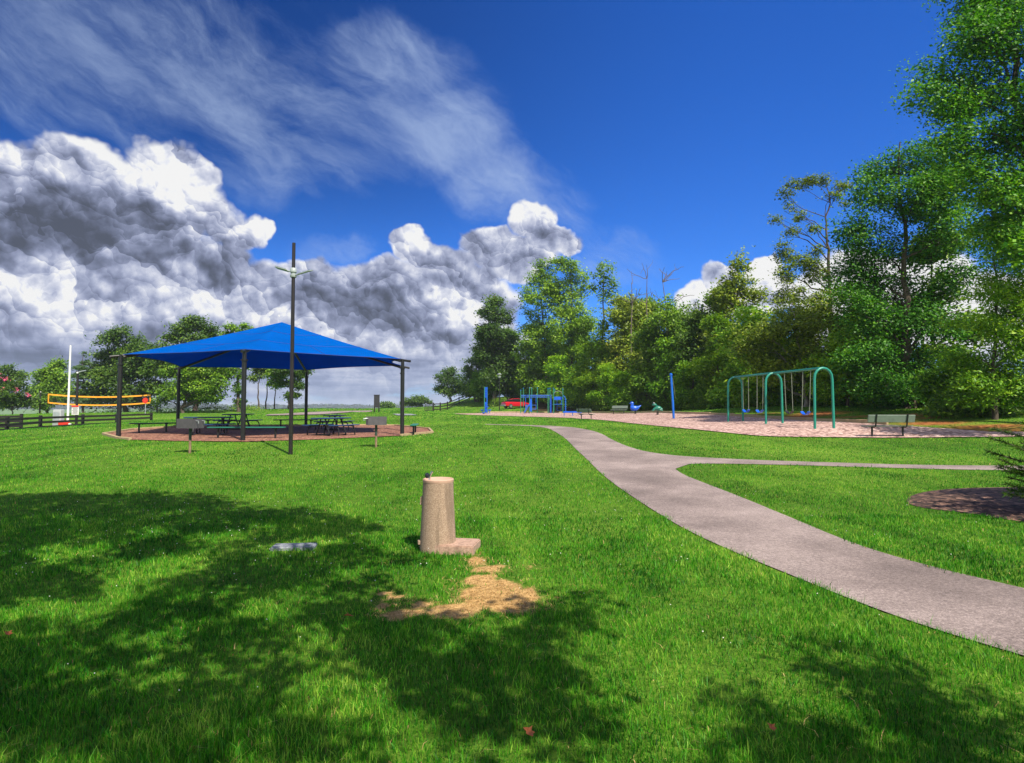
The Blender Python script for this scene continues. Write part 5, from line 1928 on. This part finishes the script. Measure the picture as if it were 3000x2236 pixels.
# ------------------------------------------------------------------ tetherball pole
g = stand(1969, 41)
TP = empty('tetherball_pole', g, 0, 'single blue pole with a thin rope standing in the chips', 'pole')
mb = MB(); mb.tube([(0.10, 0, -0.2), (0.04, 0, 1.2), (-0.06, 0, 2.95)], 0.078, 12); mb.build('pole', MT['bluepole'], TP)
mb = MB(); mb.lathe([(0.10, 0), (0.10, 0.12), (0.03, 0.17)], 12, (-0.06, 0, 2.93)); mb.build('cap', MT['bluepole'], TP)
mb = MB(); mb.tube([(0.06, 0.0, 2.7), (0.16, 0, 2.0), (0.22, 0, 1.4)], 0.012, 6); mb.build('rope', MT['chain'], TP)


# ------------------------------------------------------------------ spring riders
def ell(c, r, n=14, m=10):
    mb = MB()
    mb.lathe([(max(0.001, r * math.sin(math.pi * k / m)), -r * math.cos(math.pi * k / m)) for k in range(m + 1)], n, c)
    return mb


def spring(root, z):
    mb = MB()
    mb.tube([(0.09 * math.cos(a), 0.09 * math.sin(a), 0.02 + z * a / 25.2) for a in np.linspace(0, 25.2, 64)], 0.02, 6)
    mb.build('spring', MT['black'], root)


def body(rows, n=16):
    """rows of (x, z, half width, half height)"""
    return MB().loft([[(x, w * math.cos(2 * math.pi * k / n), z + h * math.sin(2 * math.pi * k / n)) for k in range(n)] for x, z, w, h in rows])


g = stand(1861, 56)
DK = empty('spring_rider', g, R(0), 'blue duck shaped spring rider on the playground', 'spring rider', 'spring riders on the chips')
spring(DK, 0.30)
body([(-0.46, 0.66, .02, .05), (-0.44, 0.62, .12, .17), (-0.34, 0.58, .20, .25), (-0.12, 0.54, .25, .26), (0.12, 0.54, .22, .23), (0.30, 0.62, .13, .15), (0.42, 0.73, .07, .08), (0.52, 0.80, .05, .04)]).build('body', MT['blue'], DK)
h_ = body([(-0.46, 1.02, .02, .03), (-0.42, 1.02, .10, .12), (-0.30, 1.0, .14, .16), (-0.18, 0.98, .11, .13), (-0.13, 0.97, .02, .03)]); h_.tube([(-0.30, 0, 0.78), (-0.30, 0, 0.95)], [0.14, 0.11], 12)
hd = h_.build('head', MT['blue'], DK)
body([(-0.58, 0.99, .03, .01), (-0.50, 1.0, .06, .02), (-0.42, 1.0, .07, .04)]).build('beak', MT['blue'], hd)
mb = MB(); mb.tube([(-0.22, -0.24, 0.86), (-0.22, 0.24, 0.86)], 0.02, 6); mb.build('handle', MT['grey'], DK)
g = stand(1926, 50)
FR = empty('spring_rider', g, R(0), 'green frog shaped spring rider on the playground', 'spring rider', 'spring riders on the chips')
spring(FR, 0.32)
body([(-0.42, 0.46, .03, .03), (-0.36, 0.48, .12, .08), (-0.2, 0.55, .17, .16), (0.0, 0.58, .22, .22), (0.22, 0.54, .22, .20), (0.36, 0.48, .16, .14), (0.44, 0.44, .05, .06)]).build('body', MT['frog'], FR)
hd = body([(-0.44, 0.84, .03, .03), (-0.40, 0.86, .11, .09), (-0.28, 0.88, .16, .13), (-0.14, 0.84, .14, .12), (-0.06, 0.78, .08, .1)]).build('head', MT['frog'], FR)
for s in (-1, 1):
    ell((-0.30, s * 0.09, 1.0), 0.055).build('eye', MT['lightgrey'], hd)
    mb = MB(); mb.tube([(-0.18, s * 0.15, 0.62), (-0.30, s * 0.20, 0.48), (-0.44, s * 0.2, 0.36)], [0.06, 0.045, 0.05], 8); mb.build('foreleg', MT['frog'], FR)
    mb = MB(); mb.tube([(0.30, s * 0.18, 0.5), (0.12, s * 0.26, 0.44), (0.34, s * 0.28, 0.36)], [0.09, 0.07, 0.05], 8); mb.build('hindleg', MT['frog'], FR)

# ------------------------------------------------------------------ climbing frame
g = stand(1588, 79.0)
CF = empty('play_structure', g, 0, 'play structure of green posts with blue bars, slide and grey roof', 'play structure')
K = 79.0 / F
xs = lambda u: (u - 1588) * K
for j, (u, ht, dy) in enumerate([(1525.6, 3.0, 0), (1533.8, 3.3, 1.3), (1550.7, 3.3, -0.7), (1558.3, 3.3, 0.6), (1575.4, 3.35, 1.3), (1605.5, 3.2, 0), (1612.9, 3.3, 1.3), (1620.6, 3.25, -0.7), (1627.2, 3.1, 1.3), (1648.9, 3.15, 0)]):
    mb = MB(); mb.tube([(xs(u), dy, -0.2), (xs(u), dy, ht)], 0.062, 10); p = mb.build('post', MT['postgreen'], CF)
    mb = MB(); mb.lathe([(0.07, 0), (0.07, 0.05), (0.02, 0.08)], 10, (xs(u), dy, ht)); mb.build('cap', MT['bluepole'], p)
for z, dy in ((2.36, -0.02), (2.14, 0.05), (2.36, 1.25), (2.14, 1.3)):
    mb = MB(); mb.tube([(xs(1527), dy, z), (xs(1616), dy, z)], 0.045, 8); mb.build('rail', MT['bluepole'], CF)
for k in range(11):
    x = xs(1532) + k * (xs(1612) - xs(1532)) / 10
    mb = MB(); mb.tube([(x, 0, 2.25), (x, 1.3, 2.25)], 0.025, 6); mb.build('rung', MT['bluepole'], CF)
for (u0, u1, z0, z1, dy) in ((1540, 1571, 0.55, 2.1, 0.7), (1633, 1646, 0.4, 1.9, 0.7)):
    mb = MB()
    for u in (u0, u1):
        mb.tube([(xs(u), dy, z0), (xs(u), dy, z1)], 0.04, 8)
    for z in (z0 + 0.02, z0 + 0.55):
        mb.tube([(xs(u0), dy, z), (xs(u1), dy, z)], 0.035, 8)
    mb.build('ladder', MT['bluepole'], CF)
mb = MB(); mb.box(((xs(1624) + xs(1650)) / 2, 0.3, 1.98), (xs(1650) - xs(1624), 0.05, 0.42), ch=0.015); mb.build('panel', MT['blue'], CF)
mb = MB(); mb.box(((xs(1620) + xs(1650)) / 2, 0.65, 1.20), (xs(1650) - xs(1620), 1.3, 0.06)); mb.build('deck', MT['bluepole'], CF)
mb = MB(); mb.box(((xs(1552) + xs(1558)) / 2, 0.2, 1.2), (0.30, 0.08, 1.9), ch=0.02); mb.build('climbing_wall', MT['blue'], CF)
mb = MB(); mb.box((xs(1613.5), -0.2, 1.05), (0.22, 0.08, 1.9), ch=0.02); mb.build('climbing_wall', MT['blue'], CF)
# slide: a curved trough
rr_ = []
for t in np.linspace(0, 1, 10):
    x = xs(1552) - 0.75 * t; z = 1.05 - 0.85 * t + 0.12 * math.sin(t * 5); y = -0.8 - 0.5 * t
    rr_.append([(x, y - 0.25, z + 0.2), (x, y - 0.2, z), (x, y + 0.2, z), (x, y + 0.25, z + 0.2), (x, y + 0.2, z - 0.05), (x, y - 0.2, z - 0.05)])
MB().loft(rr_).build('slide', MT['blue'], CF)
mb = MB(); mb.tube([(xs(1650), 0, 2.3), (xs(1654), -0.1, 2.2), (xs(1656.5), -0.1, 1.9), (xs(1656.5), -0.1, -0.1)], 0.05, 8); mb.build('slide_pole', MT['bluepole'], CF)
mb = MB()
for k in range(6):
    mb.tube([(xs(1653), -0.1, 0.3 + k * .3), (xs(1660), 0.1, 0.3 + k * .3)], 0.03, 6)
mb.build('rung_ladder', MT['bluepole'], CF)
n = 12
rr_ = []
for t in np.linspace(0, 1, 11):
    a_ = math.pi * t
    x = (xs(1624) + xs(1647)) / 2 - 0.52 * math.cos(a_); z = 2.5 + 0.42 * math.sin(a_)
    rr_.append([(x, 0, z), (x, 1.3, z), (x, 1.3, z + 0.03), (x, 0, z + 0.03)])
MB().loft(rr_).build('roof', MT['grey'], CF)

# balance beam
g = stand(1677, 64)
BB = empty('balance_beam', g, R(-4), 'low blue balance beam between the play structure and bench', 'balance beam')
L = 55 * 64 / F
mb = MB(); mb.box((0, 0, 0.42), (L, 0.24, 0.16), ch=0.02); mb.build('beam', MT['blue'], BB)
for s in (-1, 0, 1):
    mb = MB(); mb.tube([(s * L * 0.44, 0, -0.1), (s * L * 0.44, 0, 0.36)], 0.04, 8); mb.build('leg', MT['bluepole'], BB)

# blue tower with stepping pods
g = stand(1423, 77)
CT = empty('climbing_tower', g, 0, 'narrow blue climbing ladder between two green posts, left of the lamp', 'climber')
for s in (-1, 1):
    mb = MB(); mb.tube([(s * 0.16, 0, -0.2), (s * 0.16, 0, 3.35)], 0.065, 10); mb.build('post', MT['postgreen'] if s < 0 else MT['bluepole'], CT)
for z0, z1, in ((1.95, 3.3), (0.15, 1.45)):
    mb = MB()
    mb.box((0, 0.02, (z0 + z1) / 2), (0.24, 0.05, z1 - z0), ch=0.01)
    for k in range(int((z1 - z0) / 0.22)):
        mb.box((0, -0.04, z0 + 0.12 + k * 0.22), (0.22, 0.06, 0.07), ch=0.01)
    mb.build('ladder_panel', MT['blue'], CT)
for (u, Y, h, lb) in [(1413, 77.5, 0.42, 'low blue stepping pod left of the climbing ladder'), (1417, 75, 0.22, 'lowest blue stepping pod in front of the climbing ladder'), (1426.5, 76, 0.90, 'highest blue stepping pod on a thin stem'), (1434.5, 76.5, 0.48, 'blue stepping pod right of the climbing ladder')]:
    g = stand(u, Y)
    r_ = empty('stepping_pod', g, 0, lb, 'stepping pod', 'blue stepping pods')
    mb = MB(); mb.lathe([(0.05, h - 0.16), (0.14, h - 0.10), (0.20, h - 0.04), (0.20, h), (0.16, h + 0.03)], 16); mb.build('disc', MT['blue'], r_)
    mb = MB(); mb.tube([(0, 0, -0.1), (0, 0, h - 0.12)], 0.045, 8); mb.build('stem', MT['bluepole'], r_)


# ------------------------------------------------------------------ car, lamp
def car(g, rz):
    root = empty('red_car', g, rz, 'shiny red sedan parked by the hillside beyond the play structure', 'car')
    n = 16

    def ring(x, w, zb, zt, rnd=0.28):
        out = []
        for k in range(n):
            a = 2 * math.pi * k / n
            c, s = math.cos(a), math.sin(a)
            e = 0.45
            out.append((x, w * np.sign(c) * abs(c) ** e, (zb + zt) / 2 + (zt - zb) / 2 * np.sign(s) * abs(s) ** e))
        return out
    MB().loft([ring(-2.28, .62, .42, .78), ring(-2.2, .80, .30, .92), ring(-1.9, .88, .24, 1.00), ring(-1.2, .90, .22, 1.0), ring(0, .91, .22, .98), ring(1.1, .90, .22, .96), ring(1.7, .88, .24, .86), ring(2.2, .80, .28, .74), ring(2.32, .60, .38, .62)]).build('body', MT['carpaint'], root)
    cab = MB().loft([ring(-1.85, .60, .95, 1.00), ring(-1.2, .68, .92, 1.36), ring(-0.7, .70, .92, 1.43), ring(0.1, .70, .92, 1.45), ring(0.6, .68, .92, 1.36), ring(1.35, .60, .90, .97)]).build('greenhouse', MT['glass'], root)
    MB().loft([[(x, -w, z), (x, w, z), (x, w - .05, z + .05), (x, -w + .05, z + .05)] for x, w, z in ((-1.25, .56, 1.33), (-0.7, .60, 1.42), (0.1, .60, 1.44), (0.55, .56, 1.36))]).build('roof', MT['carpaint'], root)
    for sx in (-1.38, 1.42):
        for sy in (-1, 1):
            mb = MB(); mb.tube([(sx, sy * 0.70, 0.33), (sx, sy * 0.90, 0.33)], 0.33, 20); wh = mb.build('wheel', MT['tyre'], root)
            mb = MB(); mb.tube([(sx, sy * 0.89, 0.33), (sx, sy * 0.925, 0.33)], 0.23, 16); mb.build('rim', MT['alloy'], wh)
    for sy in (-1, 1):
        mb = MB(); mb.box((-2.20, sy * 0.60, 0.78), (0.14, 0.30, 0.14), ch=0.02); mb.build('tail_lamp', MT['lampred'], root)
        mb = MB(); mb.box((0.9, sy * 0.95, 0.98), (0.12, 0.16, 0.11), ch=0.02); mb.build('mirror', MT['carpaint'], root)
    mb = MB(); mb.box((-2.30, 0, 0.42), (0.12, 1.5, 0.22), ch=0.03); mb.build('bumper', MT['grey'], root)


car(stand(1512, 104), R(28))
bpy.data.objects['red_car'].scale = (1.1, 1.1, 1.12)
g = stand(1463, 84)
SL = empty('street_lamp', g, 0, 'black lamp post with a pale lantern head by the parked car', 'street lamp')
mb = MB(); mb.tube([(0, 0, -0.2), (0, 0, 0.5), (0, 0, 4.55)], [0.08, 0.075, 0.05], 10); mb.build('pole', MT['black'], SL)
MB().lathe([(0.10, 4.5), (0.24, 4.72), (0.24, 4.78)], 14).build('lantern', MT['lightgrey'], SL)
MB().lathe([(0.30, 4.98), (0.32, 5.02), (0.20, 5.12), (0.03, 5.16)], 14).build('lamp_cap', MT['grey'], SL)
mb = MB()
for k in range(3):
    a_ = k * 2.094
    mb.tube([(0.2 * math.cos(a_), .2 * math.sin(a_), 4.76), (.24 * math.cos(a_), .24 * math.sin(a_), 5.0)], 0.02, 5)
mb.build('bracket', MT['black'], SL)


# ------------------------------------------------------------------ rail fences
def rail_fence(posts, label, h, rails, pw=0.15, rh=0.15):
    g0 = np.array([*posts[0], Hs(*posts[0])])
    root = empty('rail_fence', g0, 0, label, 'fence')
    for (x, y) in posts:
        z = Hs(x, y)
        mb = MB(); mb.box((x - g0[0], y - g0[1], z - g0[2] + h / 2 - 0.1), (pw, pw, h + 0.2), ch=0.02); mb.build('post', MT['fence'], root)
    for (a, b) in zip(posts[:-1], posts[1:]):
        for r_ in rails:
            p = np.array([a[0], a[1], Hs(*a) + r_]) - g0
            q = np.array([b[0], b[1], Hs(*b) + r_]) - g0
            d = q - p
            L = np.linalg.norm(d)
            sd = np.array([-d[1], d[0], 0]) / np.hypot(d[0], d[1]) * -(pw / 2 + 0.022)
            m = (p + q) / 2 + (sd if True else 0)
            mb = MB(); mb.box(m, (L, 0.05, rh), math.atan2(d[1], d[0]), -math.asin(d[2] / L), 0, ch=0.006)
            mb.build('rail', MT['fence'], root)
    return root


xy = lambda u, Y: tuple(stand(u, Y)[:2])
rail_fence([xy(-260, 36), xy(-110, 41), xy(24, 47), xy(121, 54), xy(245, 61), xy(344, 66), xy(445, 70)], 'long dark three rail fence at the left edge of the lawn', 1.24, (1.02, 0.62, 0.20), 0.22, 0.20)
rail_fence([xy(-120, 54), xy(-30, 56), xy(65, 58)], 'short dark rail fence running behind the long one', 1.4, (1.15, 0.70, 0.25), 0.22, 0.2)
rail_fence([xy(1270, 106), xy(1290, 108), xy(1311, 112), xy(1345, 124), xy(1375, 138)], 'short dark rail fence climbing the far hill', 1.5, (1.25, 0.78, 0.32), 0.2, 0.18)
GA = empty('metal_gate', stand(1256, 105), 0, 'dark barred gate at the end of the far hill fence', 'gate')
W_ = 22 * 105 / F
mb = MB()
for k in range(7):
    mb.tube([(-W_ / 2 + k * W_ / 6, 0, 0.05), (-W_ / 2 + k * W_ / 6, 0, 1.5)], 0.05, 6)
mb.build('bars', MT['fence'], GA)
mb = MB()
for z in (0.15, 1.42):
    mb.tube([(-W_ / 2, 0, z), (W_ / 2, 0, z)], 0.04, 6)
mb.build('frame', MT['fence'], GA)

# ------------------------------------------------------------------ notice board beyond the shelter
g = stand(1104, 62)
NB = empty('notice_board', g, R(-6), 'tall dark notice board on two legs seen from behind', 'notice board')
mb = MB(); mb.box((0, 0, 1.12), (0.58, 0.09, 1.25), ch=0.015); mb.build('board', MT['sign'], NB)
for s in (-1, 1):
    mb = MB(); mb.box((s * 0.235, 0, 0.18), (0.10, 0.10, 0.75)); mb.build('leg', MT['fence'], NB)
mb = MB(); mb.box((0, 0, 1.765), (0.62, 0.13, 0.05), ch=0.01); mb.build('cap', MT['fence'], NB)

# ------------------------------------------------------------------ barrier gate, sign post
Yb = 63.0
g = stand(190, Yb)
kb = Yb / F
BG = empty('barrier_gate', g, 0, 'raised white barrier arm with a red counterweight beside a grey cabinet', 'barrier gate')
top = at(207, 1012, Yb) - g
bot = at(198, 1245, Yb) - g
mb = MB(); mb.tube([bot, bot * 0.5 + top * 0.5, top], [0.12, 0.10, 0.08], 10); mb.build('boom', MT['white'], BG)
p0, p1 = at(177, 1233.5, Yb) - g, at(206, 1246, Yb) - g
mb = MB(); mb.box(((p0[0] + p1[0]) / 2, -0.2, (p0[2] + p1[2]) / 2), (p1[0] - p0[0], 0.3, abs(p1[2] - p0[2])), ch=0.04); mb.build('counterweight', MT['red'], BG)
p0, p1 = at(156, 1203, Yb) - g, at(178, 1247, Yb) - g
mb = MB(); mb.box(((p0[0] + p1[0]) / 2, 0.2, (p0[2] + p1[2]) / 2), (p1[0] - p0[0], 0.6, p0[2] - p1[2] + 0.2), ch=0.05); cb = mb.build('cabinet', MT['cabinet'], BG)
mb = MB(); mb.box(((p0[0] + p1[0]) / 2, -0.115, (p0[2] + p1[2]) / 2), ((p1[0] - p0[0]) * 0.8, 0.03, (p0[2] - p1[2]) * 0.8), ch=0.01); mb.build('cabinet_door', MT['grey'], cb)
mb = MB(); mb.lathe([(0.16, -0.1), (0.16, 0.1)], 12, tuple(at(207, 1243, Yb) - g + np.array([0, -0.15, 0]))); mb.build('pivot', MT['white'], BG)

Ys = 64.0
g = stand(226, Ys)
SP_ = empty('sign_post', g, 0, 'tall dark post with small solar lamp and a white rules sign with red heading', 'sign post')
tz = at(226, 1088, Ys)[2] - g[2]
mb = MB(); mb.tube([(0, 0, -0.3), (0, 0, tz)], [0.14, 0.11], 10); mb.build('pole', MT['brownpole'], SP_)
q0, q1 = at(214, 1188, Ys) - g, at(234, 1215.5, Ys) - g
cxs, czs, wS, hS = (q0[0] + q1[0]) / 2, (q0[2] + q1[2]) / 2, q1[0] - q0[0], q0[2] - q1[2]
mb = MB(); mb.box((cxs, -0.18, czs), (wS, 0.03, hS), ch=0.008); sb = mb.build('sign_panel', MT['white'], SP_)
mb = MB(); mb.box((cxs, -0.205, czs + hS * 0.41), (wS * 0.98, 0.012, hS * 0.17)); mb.build('sign_heading', MT['red'], sb)
mb = MB()
for k in range(8):
    mb.box((cxs + (0.02 if k % 3 else -0.03), -0.203, czs + hS * 0.25 - k * hS * 0.09), (wS * (0.82 - 0.10 * (k % 3)), 0.012, hS * 0.026))
mb.build('sign_text', MT['sign'], sb)
lz = at(226, 1092, Ys)[2] - g[2]
mb = MB(); mb.tube([(0.05, -0.1, lz - 0.05), (0.25, -0.1, lz + 0.08), (0.95, -0.15, lz + 0.22)], [0.05, 0.07, 0.05], 8); mb.build('lamp_arm', MT['grey'], SP_)
MB().lathe([(0.02, -.1), (0.1, -.05), (0.1, .05), (0.02, .1)], 10, (0.06, -0.15, lz - 0.02)).build('lamp', MT['white'], SP_)
# small red sign
g = stand(427, 82)
RS = empty('red_sign', g, 0, 'small red sign on a thin post in front of the right end of the net', 'sign')
zt_ = at(427, 1165, 82)[2] - g[2]
mb = MB(); mb.tube([(0, 0, -0.2), (0, 0, zt_)], 0.055, 8); mb.build('post', MT['grey'], RS)
mb = MB(); mb.tube([(0, -0.07, zt_ - 0.40), (0, -0.10, zt_ - 0.40)], 0.40, 8); mb.build('sign_panel', MT['red'], RS)

# ------------------------------------------------------------------ volleyball net
nl, nr_ = stand(118, 86), stand(461, 90)
VN = empty('volleyball_net', (nl + nr_) / 2, 0, 'sagging volleyball net with yellow orange bands', 'net')
OV = (nl + nr_) / 2


def net_pt(t, v0, v1, sag):
    u = 142 + (440 - 142) * t
    v = v0 + (v1 - v0) * t + sag * 4 * t * (1 - t)
    Y = 86 + (90 - 86) * (u - 118) / (461 - 118)
    return at(u, v, Y) - OV


tops = [net_pt(t, 1155.5, 1157.5, 7) for t in np.linspace(0, 1, 25)]
bots = [net_pt(t, 1180, 1180, 7.5) for t in np.linspace(0, 1, 25)]


def band(pts, h):
    mb = MB()
    mb.loft([[p + np.array([0, -0.02, -h / 2]), p + np.array([0, 0.02, -h / 2]), p + np.array([0, 0.02, h / 2]), p + np.array([0, -0.02, h / 2])] for p in pts])
    return mb


band(tops, 0.20).build('top_band', MT['orange'], VN)
band(bots, 0.20).build('bottom_band', MT['orange'], VN)
for i in (0, -1):
    a, b = tops[i], bots[i]
    mb = MB(); mb.box((a + b) / 2, (0.16, 0.05, abs(a[2] - b[2]) + 0.17)); mb.build('end_band', MT['orange'], VN)
mb = MB()
for i in range(100):
    t = i / 99 * 24
    k = min(23, int(t)); f = t - k
    mb.tube([tops[k] * (1 - f) + tops[k + 1] * f, bots[k] * (1 - f) + bots[k + 1] * f], 0.009, 3)
for j in range(1, 8):
    mb.tube([a * (1 - j / 8) + b * j / 8 for a, b in zip(tops, bots)], 0.009, 3)
mb.build('netting', MT['net'], VN)
mb = MB()
for (i, gpost, u, Y) in ((0, nl, 118, 86), (-1, nr_, 461, 90)):
    mb.tube([tops[i], at(u, 1150 if i == 0 else 1153, Y) - OV], 0.015, 5)
    mb.tube([bots[i], at(u, 1180, Y) - OV], 0.015, 5)
mb.build('tension_rope', MT['chain'], VN)
for (gq, u, vt, Y, lb, guy) in ((nl, 118, 1147, 86, 'dark post holding the left end of the volleyball net', (68, 1210)), (nr_, 461, 1146, 90, 'grey post holding the right end of the volleyball net', (500, 1207))):
    r_ = empty('net_post', gq, 0, lb, 'net post', 'volleyball net posts')
    hz_ = at(u, vt, Y)[2] - gq[2]
    mb = MB(); mb.tube([(0, 0, -0.3), (0, 0, hz_)], 0.10, 10); mb.build('post', MT['fence'] if u < 200 else MT['sign'], r_)
    e = at(guy[0], guy[1], Y - 1) - gq
    mb = MB(); mb.tube([(0, 0, hz_ - 0.05), e], 0.028, 6); mb.build('guy_wire', MT['benchgrey'], r_)
    MB().lathe([(0.02, -.08), (0.09, 0), (0.02, .08)], 10, (0.12, -.1, hz_ - 0.1)).build('winch', MT['white'], r_)

# white picnic bench seat far behind the net
g = stand(372, 97)
r_ = empty('far_bench', g, 0, 'pale low bench under the trees behind the net', 'bench')
mb = MB(); mb.box((0, 0, 0.48), (2.4, 0.35, 0.16), ch=0.02); mb.build('seat', MT['benchgrey'], r_)
for s in (-1, 1):
    mb = MB(); mb.box((s * 0.9, 0, 0.18), (0.12, 0.3, 0.46)); mb.build('leg', MT['fence'], r_)


# ------------------------------------------------------------------ the summer air between here and the far hills
mb = MB(); mb.box((0, 1600, 0.5), (7600, 4000, 64))
hzo = mb.build('haze', bpy.data.materials.new('haze'), smooth=False)
hm = hzo.data.materials[0]
hm.use_nodes = True
hm.node_tree.nodes.clear()
vo = hm.node_tree.nodes.new('ShaderNodeVolumePrincipled')
vo.inputs['Color'].default_value = (0.75, 0.86, 1.0, 1)
vo.inputs['Density'].default_value = 0.5 / 2300
ho = hm.node_tree.nodes.new('ShaderNodeOutputMaterial')
hm.node_tree.links.new(vo.outputs[0], ho.inputs['Volume'])
tag(hzo, 'thin summer haze over the park', None, None, 'stuff')
